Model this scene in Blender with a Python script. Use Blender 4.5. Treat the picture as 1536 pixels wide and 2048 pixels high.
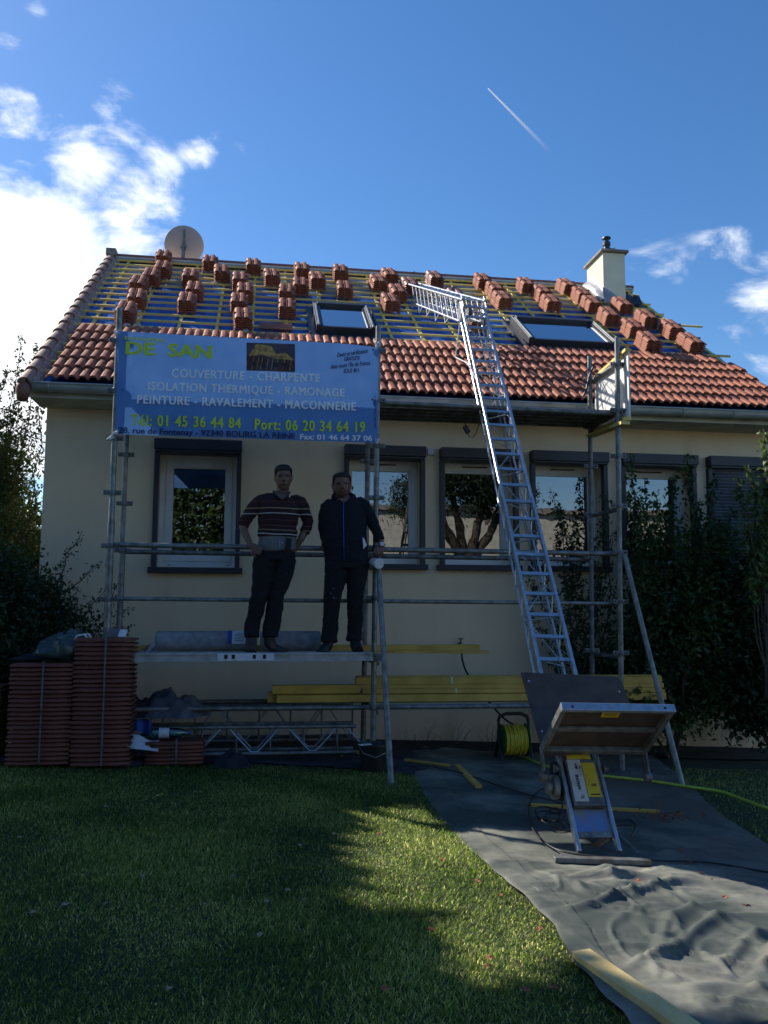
import bpy, bmesh, math, random
import numpy as np
from mathutils import Vector, Matrix, noise
from math import radians, sin, cos, tan, atan, atan2, pi, sqrt
random.seed(7); rng = np.random.default_rng(7)
SC = bpy.context.scene
COL = SC.collection
for o in list(bpy.data.objects): bpy.data.objects.remove(o)

# ------------------------------------------------------------------ camera
F, CX, CY = 1716.0, 768.0, 1024.0
YAW, PITCH, ROLL = radians(8.4), radians(6.3), radians(0.25)
CAM = Vector((0, -9.2, 1.47))
fw = Vector((sin(YAW)*cos(PITCH), cos(YAW)*cos(PITCH), sin(PITCH)))
rt0 = Vector((cos(YAW), -sin(YAW), 0)); up0 = rt0.cross(fw)
RT = rt0*cos(ROLL) + up0*sin(ROLL); UP = up0*cos(ROLL) - rt0*sin(ROLL)
cd = bpy.data.cameras.new('camera'); cam = bpy.data.objects.new('camera', cd); COL.objects.link(cam)
cd.sensor_fit = 'VERTICAL'; cd.sensor_height = 36.0; cd.lens = F/2048*36.0
cd.clip_start = 0.05; cd.clip_end = 20000
m = Matrix((RT, UP, -fw)).transposed().to_4x4(); m.translation = CAM
cam.matrix_world = m
SC.camera = cam
SC.render.resolution_x = 768; SC.render.resolution_y = 1024

# layout helpers: where a sight line meets a plane of the place
def ray(x, y): return fw + RT*((x-CX)/F) - UP*((y-CY)/F)
def onp(x, y, p0, n):
    d = ray(x, y); n = Vector(n); return CAM + d*((Vector(p0)-CAM).dot(n)/d.dot(n))
def onY(x, y, Y): return onp(x, y, (0, Y, 0), (0, 1, 0))
def onX(x, y, X): return onp(x, y, (X, 0, 0), (1, 0, 0))
def ong(x, y, h=0): return onp(x, y, (0, 0, 0.09+h), (0.04, 0, 1))
def gz(x, y=0): return 0.09 - 0.04*max(-9, min(9, x))

# ------------------------------------------------------------------ sky, sun, exposure
SUN_A, SUN_EL = radians(50), radians(37.5)
to_sun = Vector((-sin(SUN_A)*cos(SUN_EL), cos(SUN_A)*cos(SUN_EL), sin(SUN_EL)))
w = bpy.data.worlds.new('World'); SC.world = w; w.use_nodes = True
nt = w.node_tree; N = nt.nodes; L = nt.links; N.clear()
out = N.new('ShaderNodeOutputWorld'); bg = N.new('ShaderNodeBackground'); L.new(bg.outputs[0], out.inputs[0])
bg.inputs[1].default_value = 0.108
sky = N.new('ShaderNodeTexSky'); sky.sky_type = 'NISHITA'; sky.sun_disc = False
sky.sun_elevation = SUN_EL; sky.sun_rotation = -SUN_A
sky.air_density = 1.0; sky.dust_density = 0.3; sky.ozone_density = 2.5; sky.altitude = 100
tc = N.new('ShaderNodeTexCoord')
def wmath(op, a, b=None, c=None):
    n = N.new('ShaderNodeMath'); n.operation = op
    for i, v in enumerate((a, b, c)):
        if v is None: continue
        if isinstance(v, (int, float)): n.inputs[i].default_value = v
        else: L.new(v, n.inputs[i])
    return n.outputs[0]
def blob(px, py, rpx, amt):
    d = ray(px, py).normalized()
    dist = N.new('ShaderNodeVectorMath'); dist.operation = 'DISTANCE'
    L.new(tc.outputs['Generated'], dist.inputs[0]); dist.inputs[1].default_value = d
    mr = N.new('ShaderNodeMapRange'); mr.interpolation_type = 'SMOOTHSTEP'
    L.new(dist.outputs['Value'], mr.inputs[0])
    mr.inputs[1].default_value = 0; mr.inputs[2].default_value = rpx/F
    mr.inputs[3].default_value = amt; mr.inputs[4].default_value = 0
    return mr.outputs[0]
tot = None
for b in [(-80,640,430,1.6),(70,510,330,1.3),(260,440,190,1.05),(150,340,190,1.0),(20,230,140,.8),(190,215,110,.6),(240,270,80,.5),
          (410,300,90,.36),(480,315,60,.3),(350,350,60,.35),(300,310,60,.35),(20,85,60,.5),(75,10,40,.35),(290,470,110,.7),(60,620,170,.9),
          (740,420,60,.55),(745,465,60,.33),(715,395,30,.3),(635,427,35,.28),(-250,300,400,.9),
          (1450,495,100,.42),(1290,560,120,.34),(1400,590,150,.38),(1500,630,190,.45),(1536,560,90,.30),(1430,660,150,.5),(1560,690,140,.55),(1340,600,80,.35),(1100,560,90,.2)]:
    v = blob(*b); tot = v if tot is None else wmath('MAXIMUM', tot, v)
mp = N.new('ShaderNodeMapping'); L.new(tc.outputs['Generated'], mp.inputs[0]); mp.inputs['Scale'].default_value = (1, 1, 1.9)
mp.inputs['Rotation'].default_value = (0.25, 0.3, 0)
nz = N.new('ShaderNodeTexNoise'); L.new(mp.outputs[0], nz.inputs['Vector'])
nz.inputs['Scale'].default_value = 8.0; nz.inputs['Detail'].default_value = 10; nz.inputs['Roughness'].default_value = .6; nz.inputs['Distortion'].default_value = .35
s_ = wmath('ADD', tot, wmath('MULTIPLY', wmath('SUBTRACT', nz.outputs[0], .5), 2.9))
den = N.new('ShaderNodeMapRange'); den.interpolation_type = 'SMOOTHSTEP'; L.new(s_, den.inputs[0])
den.inputs[1].default_value = .30; den.inputs[2].default_value = 1.0
gate = N.new('ShaderNodeMapRange'); L.new(tot, gate.inputs[0]); gate.inputs[1].default_value = 0.02; gate.inputs[2].default_value = .3
dens = wmath('MULTIPLY', den.outputs[0], gate.outputs[0])
hs = N.new('ShaderNodeHueSaturation'); L.new(sky.outputs[0], hs.inputs['Color']); hs.inputs['Saturation'].default_value = 1.27; hs.inputs['Value'].default_value = 1.0; hs.inputs['Hue'].default_value = .504
mx = N.new('ShaderNodeMix'); mx.data_type = 'RGBA'; L.new(dens, mx.inputs[0]); L.new(hs.outputs[0], mx.inputs[6]); mx.inputs[7].default_value = (8.2, 8.4, 8.7, 1)
L.new(mx.outputs[2], bg.inputs[0])
sd = bpy.data.lights.new('sun', 'SUN'); sd.energy = 5.0; sd.angle = radians(0.5); sd.color = (1, .93, .82)
so = bpy.data.objects.new('sun', sd); COL.objects.link(so)
so.rotation_euler = (-to_sun).to_track_quat('-Z', 'Y').to_euler(); so.location = to_sun*30
vs = SC.view_settings; vs.view_transform = 'Standard'; vs.look = 'None'; vs.gamma = 1; vs.exposure = 0.6
SC.cycles.max_bounces = 8; SC.cycles.transparent_max_bounces = 12
SC.cycles.use_denoising = True

TMP = bpy.data.scenes.new('tmp')
def evaluated_mesh(o):
    TMP.collection.objects.link(o)
    with bpy.context.temp_override(scene=TMP, view_layer=TMP.view_layers[0]): dg = bpy.context.evaluated_depsgraph_get()
    dg.update(); me = bpy.data.meshes.new_from_object(o.evaluated_get(dg)); bpy.data.objects.remove(o); return me
# ------------------------------------------------------------------ object helpers
def thing(name, label, cat, loc=(0, 0, 0), group=None):
    o = bpy.data.objects.new(name, None); COL.objects.link(o); o.location = loc; o.empty_display_size = .1
    o['label'] = label; o['category'] = cat
    if group: o['group'] = group
    return o
def tag(o, label, cat, group=None):
    o['label'] = label; o['category'] = cat
    if group: o['group'] = group
    return o
class MB:
    def __init__(s): s.v = []; s.f = []
    def add(s, vs, fs):
        b = len(s.v); s.v += [tuple(v) for v in vs]; s.f += [tuple(b+i for i in f) for f in fs]; return s
    def box(s, x0, x1, y0, y1, z0, z1):
        v = [(x, y, z) for x in (x0, x1) for y in (y0, y1) for z in (z0, z1)]
        return s.add(v, [(0,1,3,2),(4,6,7,5),(0,4,5,1),(2,3,7,6),(0,2,6,4),(1,5,7,3)])
    def obox(s, c, ax, ay, az):      # centre and three half axes
        c, ax, ay, az = map(Vector, (c, ax, ay, az))
        v = [c+ax*i+ay*j+az*k for i in (-1, 1) for j in (-1, 1) for k in (-1, 1)]
        return s.add(v, [(0,1,3,2),(4,6,7,5),(0,4,5,1),(2,3,7,6),(0,2,6,4),(1,5,7,3)])
    def beam(s, p, q, w_, h_, up=(0, 0, 1)):
        p, q = Vector(p), Vector(q); d = q-p; t = d.normalized(); up = Vector(up)
        sd_ = t.cross(up)
        if sd_.length < 1e-4: sd_ = t.cross(Vector((1, 0, 0)))
        sd_.normalize(); u_ = sd_.cross(t)
        return s.obox((p+q)/2, d/2, sd_*w_/2, u_*h_/2)
    def tube(s, p, q, r, n=10, r2=None, cap=True):
        return s.path([p, q], r, n, [r, r if r2 is None else r2], cap)
    def path(s, pts, r, n=8, rs=None, cap=True):
        pts = [Vector(p) for p in pts]; k = len(pts); b = len(s.v)
        ref = None
        for i, p in enumerate(pts):
            t = (pts[min(i+1, k-1)]-pts[max(i-1, 0)])
            if t.length < 1e-9: t = Vector((0, 0, 1))
            t.normalize()
            if ref is None:
                ref = t.orthogonal().normalized()
            a = ref - t*ref.dot(t)
            if a.length < 1e-6: a = t.orthogonal()
            a.normalize(); ref = a; c = t.cross(a); rr = rs[i] if rs else r
            for j in range(n):
                an = 2*pi*j/n; s.v.append(tuple(p + a*cos(an)*rr + c*sin(an)*rr))
        for i in range(k-1):
            for j in range(n):
                j2 = (j+1) % n
                s.f.append((b+i*n+j, b+i*n+j2, b+(i+1)*n+j2, b+(i+1)*n+j))
        if cap:
            s.f.append(tuple(b+j for j in range(n))[::-1]); s.f.append(tuple(b+(k-1)*n+j for j in range(n)))
        return s
    def lathe(s, base, axis, prof, n=20):   # prof: (radius, height)
        base, ax = Vector(base), Vector(axis).normalized(); a = ax.orthogonal().normalized(); c = ax.cross(a); b = len(s.v)
        for r, h in prof:
            for j in range(n):
                an = 2*pi*j/n; s.v.append(tuple(base+ax*h+a*cos(an)*r+c*sin(an)*r))
        for i in range(len(prof)-1):
            for j in range(n):
                j2 = (j+1) % n; s.f.append((b+i*n+j, b+i*n+j2, b+(i+1)*n+j2, b+(i+1)*n+j))
        if prof[0][0] > 1e-5: s.f.append(tuple(b+j for j in range(n))[::-1])
        if prof[-1][0] > 1e-5: s.f.append(tuple(b+(len(prof)-1)*n+j for j in range(n)))
        return s
    def loft(s, secs, n=14):   # secs: (centre, half width, half depth); depth axis along world y
        pts = [Vector(p[0]) for p in secs]; k = len(pts)
        S = [(pts[0], secs[0][1]*.02, secs[0][2]*.02)] + list(secs) + [(pts[-1], secs[-1][1]*.02, secs[-1][2]*.02)]
        b = len(s.v)
        for i, (p, a_, d_) in enumerate(S):
            j0 = min(max(i-1, 0), k-1)
            t = pts[min(j0+1, k-1)]-pts[max(j0-1, 0)]
            if t.length < 1e-9: t = Vector((0, 0, 1))
            t.normalize(); dy = Vector((0, 1, 0)); dy = dy - t*dy.dot(t)
            if dy.length < .15: dy = Vector((0, 0, 1)) - t*t.z
            dy.normalize(); ax = t.cross(dy)
            for j in range(n):
                an = 2*pi*j/n; s.v.append(tuple(Vector(p)+ax*cos(an)*a_+dy*sin(an)*d_))
        kk = len(S)
        for i in range(kk-1):
            for j in range(n):
                j2 = (j+1) % n; s.f.append((b+i*n+j, b+i*n+j2, b+(i+1)*n+j2, b+(i+1)*n+j))
        s.f.append(tuple(b+j for j in range(n))[::-1]); s.f.append(tuple(b+(kk-1)*n+j for j in range(n)))
        return s
    def ball(s, c, rx, ry, rz, n=12):
        c = Vector(c); b = len(s.v); m_ = n//2
        for i in range(m_+1):
            th = pi*i/m_
            for j in range(n):
                ph = 2*pi*j/n
                s.v.append((c.x+rx*max(sin(th), .01)*cos(ph), c.y+ry*max(sin(th), .01)*sin(ph), c.z+rz*cos(th)))
        for i in range(m_):
            for j in range(n):
                j2 = (j+1) % n; s.f.append((b+i*n+j, b+(i+1)*n+j, b+(i+1)*n+j2, b+i*n+j2))
        s.f.append(tuple(b+j for j in range(n))); s.f.append(tuple(b+m_*n+j for j in range(n))[::-1])
        return s
    def build(s, name, mat, parent=None, smooth=False, loc=None, bevel=0):
        me = bpy.data.meshes.new(name); me.from_pydata(s.v, [], s.f)
        me.materials.append(mat)
        if smooth:
            me.shade_smooth()
            if smooth != 'all': me.set_sharp_from_angle(angle=radians(smooth if smooth is not True else 40))
        o = bpy.data.objects.new(name, me); COL.objects.link(o)
        if loc is not None: o.location = loc
        if bevel:
            md = o.modifiers.new('bevel', 'BEVEL'); md.width = bevel; md.segments = 2; md.limit_method = 'ANGLE'
        if parent is not None:
            o.parent = parent
            if loc is None: o.matrix_parent_inverse = Matrix.Translation(parent.location).inverted()
        return o
def struct(o): o['kind'] = 'structure'; return o

# ------------------------------------------------------------------ materials
def M_(name, col, rough=.7, metal=0, col2=None, nscale=6, bump=0, bscale=60, spec=.5, trans=0, detail=5, c_pos=(.35, .65), coord='Object', bdist=.01):
    m = bpy.data.materials.new(name); m.use_nodes = True; nt = m.node_tree; N = nt.nodes; L = nt.links
    b = N['Principled BSDF']; b.inputs['Roughness'].default_value = rough; b.inputs['Metallic'].default_value = metal
    b.inputs['Specular IOR Level'].default_value = spec
    col2 = col2 or tuple(c*.78 for c in col)
    t = N.new('ShaderNodeTexCoord'); n = N.new('ShaderNodeTexNoise'); n.inputs['Scale'].default_value = nscale; n.inputs['Detail'].default_value = detail
    L.new(t.outputs[coord], n.inputs['Vector'])
    r = N.new('ShaderNodeValToRGB'); L.new(n.outputs[0], r.inputs[0])
    r.color_ramp.elements[0].position = c_pos[0]; r.color_ramp.elements[1].position = c_pos[1]
    r.color_ramp.elements[0].color = (*col2, 1); r.color_ramp.elements[1].color = (*col, 1)
    L.new(r.outputs[0], b.inputs['Base Color'])
    if bump:
        n2 = N.new('ShaderNodeTexNoise'); n2.inputs['Scale'].default_value = bscale; n2.inputs['Detail'].default_value = 4
        L.new(t.outputs[coord], n2.inputs['Vector'])
        bp = N.new('ShaderNodeBump'); bp.inputs['Strength'].default_value = bump; bp.inputs['Distance'].default_value = bdist
        L.new(n2.outputs[0], bp.inputs['Height']); L.new(bp.outputs[0], b.inputs['Normal'])
    if trans:
        ms = N.new('ShaderNodeMixShader'); ms.inputs[0].default_value = trans; tr = N.new('ShaderNodeBsdfTranslucent')
        L.new(r.outputs[0], tr.inputs[0]); L.new(b.outputs[0], ms.inputs[1]); L.new(tr.outputs[0], ms.inputs[2])
        L.new(ms.outputs[0], N['Material Output'].inputs[0])
    m['ramp'] = r.name
    return m
mt = {}
mt['render'] = M_('cream_render', (.72, .575, .435), .9, 0, (.64, .51, .385), 1.2, .35, 260, bdist=.004)
mt['chim'] = M_('cream_chimney', (.78, .72, .56), .9, 0, (.68, .62, .47), 3, .3, 200, bdist=.004)
mt['tile'] = M_('clay_tile', (.42, .148, .08), .65, 0, (.25, .088, .055), 4, .25, 150, bdist=.003, spec=.25)
mt['tile_dark'] = M_('clay_tile_brown', (.30, .115, .08), .55, 0, (.20, .078, .058), 9, .25, 150, bdist=.003)
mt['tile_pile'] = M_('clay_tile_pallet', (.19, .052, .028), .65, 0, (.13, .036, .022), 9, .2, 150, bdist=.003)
mt['verge'] = M_('verge_tile', (.38, .22, .17), .7, 0, (.22, .14, .11), 12, .4, 80)
mt['mortar'] = M_('mortar', (.33, .29, .25), .95, 0, (.20, .175, .155), 14, .6, 60)
mt['batten'] = M_('batten_wood', (.80, .62, .20), .75, 0, (.66, .49, .14), 7, .2, 90)
mt['timber'] = M_('yellow_timber', (.68, .43, .09), .7, 0, (.50, .30, .06), 5, .2, 90)
mt['galv'] = M_('galvanised_steel', (.28, .29, .285), .5, .5, (.15, .15, .145), 16, .2, 120, bdist=.003)
mt['galv_dark'] = M_('old_steel', (.22, .23, .24), .55, .5, (.12, .11, .10), 14, .2, 120, bdist=.003)
mt['alu'] = M_('aluminium', (.55, .57, .60), .34, .7, (.40, .42, .46), 20, 0)
mt['zinc'] = M_('zinc', (.52, .53, .50), .5, .3, (.38, .39, .37), 6, 0)
mt['fascia'] = M_('fascia_boards', (.60, .57, .48), .8, 0, (.46, .43, .36), 4, 0)
mt['anth'] = M_('anthracite_metal', (.028, .031, .045), .45, 0, (.02, .022, .032), 4, 0)
mt['white'] = M_('white_plastic', (.74, .75, .77), .4, 0, (.66, .67, .70), 3, 0)
mt['slat'] = M_('grey_slat', (.16, .17, .20), .5, 0, (.12, .13, .15), 3, 0)
mt['room'] = M_('dark_room', (.03, .03, .03), .9)
mt['curtain'] = M_('net_curtain', (.45, .46, .50), .9, 0, (.30, .31, .34), 9, .5, 12, trans=.3)
mt['soil'] = M_('soil', (.035, .028, .02), .95, 0, (.015, .012, .01), 8, .8, 50)
mt['blackp'] = M_('black_plastic', (.02, .02, .022), .45)
mt['ply'] = M_('brown_plywood', (.10, .062, .045), .6, 0, (.065, .04, .03), 10, .2, 60)
mt['yel'] = M_('yellow_paint', (.75, .55, .03), .5, 0, (.6, .42, .03), 12)
mt['whitel'] = M_('white_sticker', (.62, .60, .55), .5, 0, (.35, .33, .30), 14, c_pos=(.25, .5))
mt['ink'] = M_('black_ink', (.015, .015, .015), .6)
mt['navyink'] = M_('navy_ink', (.02, .03, .12), .6, trans=.2)
mt['roll'] = M_('grey_insulation', (.30, .31, .33), .75, 0, (.2, .2, .22), 14, .3, 60)
mt['blue'] = M_('blue_cloth', (.03, .11, .42), .8, 0, (.02, .07, .3), 9)
mt['greycloth'] = M_('grey_cloth', (.13, .14, .17), .9, 0, (.06, .065, .09), 12, .6, 20)
mt['darkcloth'] = M_('dark_cloth', (.02, .022, .035), .9, 0, (.012, .012, .018), 12, .6, 20)
mt['paper'] = M_('paper', (.72, .74, .80), .8, 0, (.6, .62, .68), 30)
mt['grb'] = M_('green_bag', (.045, .085, .085), .35, 0, (.025, .05, .05), 8, .6, 22)
mt['hose'] = M_('yellow_hose', (.72, .60, .05), .4, 0, (.6, .48, .04), 20)
mt['hoseg'] = M_('green_hose', (.45, .52, .06), .4, 0, (.36, .42, .05), 20)
mt['tap'] = M_('brass_tap', (.16, .13, .09), .4, .6)
mt['barkm'] = M_('bark', (.10, .075, .055), .95, 0, (.05, .04, .03), 10, .8, 30)
mt['leafd'] = M_('dark_leaf', (.045, .085, .025), .5, 0, (.02, .045, .015), 1.5, trans=.25)
mt['leafm'] = M_('mid_leaf', (.075, .13, .03), .5, 0, (.03, .065, .02), 2.0, trans=.35)
mt['leafl'] = M_('light_leaf', (.14, .19, .045), .5, 0, (.06, .10, .03), 2.5, trans=.4)
mt['needle'] = M_('pine_needle', (.03, .06, .025), .6, 0, (.015, .03, .015), 1.5, trans=.15)
mt['web'] = M_('strap_web', (.30, .13, .05), .8)
mt['redleaf'] = M_('dry_leaf', (.36, .12, .05), .8, 0, (.22, .08, .04), 30, trans=.2)
mt['palel'] = M_('pale_leaf', (.42, .36, .25), .8, 0, (.3, .25, .16), 30, trans=.2)
def glass_mat(name, refl, tint, rough=0.0):
    m = bpy.data.materials.new(name); m.use_nodes = True; N = m.node_tree.nodes; L = m.node_tree.links; N.clear()
    o = N.new('ShaderNodeOutputMaterial'); mx = N.new('ShaderNodeMixShader'); t = N.new('ShaderNodeBsdfTransparent'); g = N.new('ShaderNodeBsdfGlossy')
    t.inputs[0].default_value = (*tint, 1); g.inputs['Roughness'].default_value = rough; g.inputs[0].default_value = (.95, .97, 1, 1)
    fr = N.new('ShaderNodeFresnel'); fr.inputs[0].default_value = 1.5
    mr = N.new('ShaderNodeMapRange'); L.new(fr.outputs[0], mr.inputs[0]); mr.inputs[1].default_value = .04; mr.inputs[2].default_value = 1; mr.inputs[3].default_value = refl; mr.inputs[4].default_value = 1
    tn = N.new('ShaderNodeTexCoord'); nn = N.new('ShaderNodeTexNoise'); nn.inputs['Scale'].default_value = 2.5; L.new(tn.outputs['Object'], nn.inputs['Vector'])
    bp = N.new('ShaderNodeBump'); bp.inputs['Strength'].default_value = .05; bp.inputs['Distance'].default_value = .02; L.new(nn.outputs[0], bp.inputs['Height']); L.new(bp.outputs[0], g.inputs['Normal'])
    L.new(mr.outputs[0], mx.inputs[0]); L.new(t.outputs[0], mx.inputs[1]); L.new(g.outputs[0], mx.inputs[2]); L.new(mx.outputs[0], o.inputs[0])
    return m
mt['glass'] = glass_mat('window_glass', .19, (.35, .36, .38))
mt['skyglass'] = glass_mat('skylight_glass', .60, (.2, .3, .3))
mt['bottle'] = glass_mat('bottle_plastic', .15, (.35, .75, .65), .1)

def stud(name, nodes_fn):
    m = bpy.data.materials.new(name); m.use_nodes = True; nodes_fn(m.node_tree, m.node_tree.nodes, m.node_tree.links, m.node_tree.nodes['Principled BSDF']); return m
def render_wall(nt, N, L, b):
    t = N.new('ShaderNodeTexCoord'); mp = N.new('ShaderNodeMapping'); mp.inputs['Scale'].default_value = (5, 5, .5); L.new(t.outputs['Object'], mp.inputs[0])
    n1 = N.new('ShaderNodeTexNoise'); n1.inputs['Scale'].default_value = 1; n1.inputs['Detail'].default_value = 6; L.new(mp.outputs[0], n1.inputs['Vector'])
    n2 = N.new('ShaderNodeTexNoise'); n2.inputs['Scale'].default_value = 1.3; n2.inputs['Detail'].default_value = 8; n2.inputs['Roughness'].default_value = .65; L.new(t.outputs['Object'], n2.inputs['Vector'])
    a = N.new('ShaderNodeMath'); a.operation = 'MULTIPLY_ADD'; L.new(n1.outputs[0], a.inputs[0]); a.inputs[1].default_value = .55; L.new(n2.outputs[0], a.inputs[2])
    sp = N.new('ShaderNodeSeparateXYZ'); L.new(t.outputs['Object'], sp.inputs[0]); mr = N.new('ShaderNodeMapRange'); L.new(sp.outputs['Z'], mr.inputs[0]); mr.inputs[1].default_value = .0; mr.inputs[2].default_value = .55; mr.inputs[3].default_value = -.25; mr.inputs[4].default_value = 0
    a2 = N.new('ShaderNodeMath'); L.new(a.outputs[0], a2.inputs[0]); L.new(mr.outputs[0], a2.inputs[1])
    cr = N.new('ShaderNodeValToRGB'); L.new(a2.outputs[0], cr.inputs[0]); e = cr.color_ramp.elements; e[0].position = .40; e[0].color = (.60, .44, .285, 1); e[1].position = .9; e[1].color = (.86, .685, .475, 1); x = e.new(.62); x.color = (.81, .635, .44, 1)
    L.new(cr.outputs[0], b.inputs['Base Color']); b.inputs['Roughness'].default_value = .92
    n3 = N.new('ShaderNodeTexNoise'); n3.inputs['Scale'].default_value = 140; n3.inputs['Detail'].default_value = 3; L.new(t.outputs['Object'], n3.inputs['Vector'])
    bp = N.new('ShaderNodeBump'); bp.inputs['Strength'].default_value = .6; bp.inputs['Distance'].default_value = .006; L.new(n3.outputs[0], bp.inputs['Height']); L.new(bp.outputs[0], b.inputs['Normal'])
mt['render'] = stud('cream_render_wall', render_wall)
def underlay(nt, N, L, b):
    t = N.new('ShaderNodeTexCoord'); sp = N.new('ShaderNodeSeparateXYZ'); L.new(t.outputs['Object'], sp.inputs[0])
    n = N.new('ShaderNodeTexNoise'); n.inputs['Scale'].default_value = 2.2; L.new(t.outputs['Object'], n.inputs['Vector']); n.inputs['Detail'].default_value = 6
    # upper strip of the underlay is pale grey film, the rest blue
    a = N.new('ShaderNodeMath'); a.operation = 'MULTIPLY_ADD'; L.new(n.outputs[0], a.inputs[0]); a.inputs[1].default_value = .35; L.new(sp.outputs['Z'], a.inputs[2])
    r = N.new('ShaderNodeMapRange'); L.new(a.outputs[0], r.inputs[0]); r.inputs[1].default_value = 6.13; r.inputs[2].default_value = 6.17
    n2 = N.new('ShaderNodeTexNoise'); n2.inputs['Scale'].default_value = 9; n2.inputs['Detail'].default_value = 6
    mp = N.new('ShaderNodeMapping'); mp.inputs['Scale'].default_value = (1, .3, .3); L.new(t.outputs['Object'], mp.inputs[0]); L.new(mp.outputs[0], n2.inputs['Vector'])
    cr = N.new('ShaderNodeValToRGB'); L.new(n2.outputs[0], cr.inputs[0]); cr.color_ramp.elements[0].color = (.012, .09, .36, 1); cr.color_ramp.elements[1].color = (.03, .19, .62, 1)
    cr.color_ramp.elements[0].position = .35; cr.color_ramp.elements[1].position = .7
    mx = N.new('ShaderNodeMix'); mx.data_type = 'RGBA'; L.new(r.outputs[0], mx.inputs[0]); L.new(cr.outputs[0], mx.inputs[6]); mx.inputs[7].default_value = (.26, .28, .30, 1)
    L.new(mx.outputs[2], b.inputs['Base Color']); b.inputs['Roughness'].default_value = .55; b.inputs['Specular IOR Level'].default_value = .25
    bp = N.new('ShaderNodeBump'); bp.inputs['Strength'].default_value = .5; bp.inputs['Distance'].default_value = .02
    L.new(n2.outputs[0], bp.inputs['Height']); L.new(bp.outputs[0], b.inputs['Normal'])
mt['underlay'] = stud('roof_underlay', underlay)
def tarp(nt, N, L, b):
    t = N.new('ShaderNodeTexCoord')
    n = N.new('ShaderNodeTexNoise'); n.inputs['Scale'].default_value = 1.4; n.inputs['Detail'].default_value = 8; n.inputs['Roughness'].default_value = .65; L.new(t.outputs['Object'], n.inputs['Vector'])
    cr = N.new('ShaderNodeValToRGB'); L.new(n.outputs[0], cr.inputs[0]); cr.color_ramp.elements[0].color = (.05, .062, .054, 1); cr.color_ramp.elements[1].color = (.27, .265, .215, 1)
    cr.color_ramp.elements[0].position = .44; cr.color_ramp.elements[1].position = .72
    n3 = N.new('ShaderNodeTexNoise'); n3.inputs['Scale'].default_value = .9; n3.inputs['Detail'].default_value = 9; n3.inputs['Roughness'].default_value = .7; L.new(t.outputs['Object'], n3.inputs['Vector'])
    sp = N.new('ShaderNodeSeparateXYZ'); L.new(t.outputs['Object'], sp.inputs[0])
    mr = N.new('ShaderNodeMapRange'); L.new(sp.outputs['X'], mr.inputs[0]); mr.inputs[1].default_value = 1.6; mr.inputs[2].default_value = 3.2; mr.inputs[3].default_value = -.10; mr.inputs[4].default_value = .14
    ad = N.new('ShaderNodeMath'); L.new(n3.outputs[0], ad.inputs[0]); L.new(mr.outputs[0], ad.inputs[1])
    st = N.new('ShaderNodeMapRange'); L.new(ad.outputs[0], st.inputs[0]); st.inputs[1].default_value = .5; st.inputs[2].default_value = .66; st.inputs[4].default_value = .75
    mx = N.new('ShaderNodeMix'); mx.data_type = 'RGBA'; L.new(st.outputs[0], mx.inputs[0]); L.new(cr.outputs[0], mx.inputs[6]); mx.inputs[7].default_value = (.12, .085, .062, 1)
    L.new(mx.outputs[2], b.inputs['Base Color']); b.inputs['Roughness'].default_value = .75
    wv = N.new('ShaderNodeTexNoise'); wv.noise_type = 'RIDGED_MULTIFRACTAL'; wv.inputs['Scale'].default_value = 3.2; wv.inputs['Detail'].default_value = 4; wv.inputs['Roughness'].default_value = .6; wv.inputs['Distortion'].default_value = .6; L.new(t.outputs['Object'], wv.inputs['Vector'])
    bp = N.new('ShaderNodeBump'); bp.inputs['Strength'].default_value = .7; bp.inputs['Distance'].default_value = .012; L.new(wv.outputs[0], bp.inputs['Height']); L.new(bp.outputs[0], b.inputs['Normal'])
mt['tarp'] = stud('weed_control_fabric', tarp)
mt['tarpd'] = M_('dark_fabric_sheet', (.045, .045, .058), .85, 0, (.025, .025, .034), 3, .6, 10)
mt['lawn'] = M_('lawn_ground', (.022, .036, .010), .95, 0, (.012, .02, .006), 3, .6, 60)
def grassm(nt, N, L, b):
    t = N.new('ShaderNodeTexCoord'); n = N.new('ShaderNodeTexNoise'); n.inputs['Scale'].default_value = 1.3; n.inputs['Detail'].default_value = 7; L.new(t.outputs['Object'], n.inputs['Vector'])
    wn = N.new('ShaderNodeTexWhiteNoise'); wn.noise_dimensions = '1D'; at = N.new('ShaderNodeAttribute'); at.attribute_name = 'tone'; 
    ad = N.new('ShaderNodeMath'); ad.operation = 'MULTIPLY_ADD'; L.new(at.outputs['Fac'], ad.inputs[0]); ad.inputs[1].default_value = .6; L.new(n.outputs[0], ad.inputs[2])
    cr = N.new('ShaderNodeValToRGB'); L.new(ad.outputs[0], cr.inputs[0]); e = cr.color_ramp.elements
    e[0].position = .35; e[0].color = (.018, .038, .006, 1); e[1].position = .8; e[1].color = (.125, .185, .024, 1)
    x = e.new(1.0); x.color = (.36, .34, .13, 1)
    L.new(cr.outputs[0], b.inputs['Base Color']); b.inputs['Roughness'].default_value = .55; b.inputs['Specular IOR Level'].default_value = .4
    ms = N.new('ShaderNodeMixShader'); ms.inputs[0].default_value = .5; tr = N.new('ShaderNodeBsdfTranslucent'); hs = N.new('ShaderNodeHueSaturation'); hs.inputs['Value'].default_value = 3.6; L.new(cr.outputs[0], hs.inputs['Color']); L.new(hs.outputs[0], tr.inputs[0])
    L.new(b.outputs[0], ms.inputs[1]); L.new(tr.outputs[0], ms.inputs[2]); L.new(ms.outputs[0], N['Material Output'].inputs[0])
mt['grass'] = stud('grass_blades', grassm)

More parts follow.
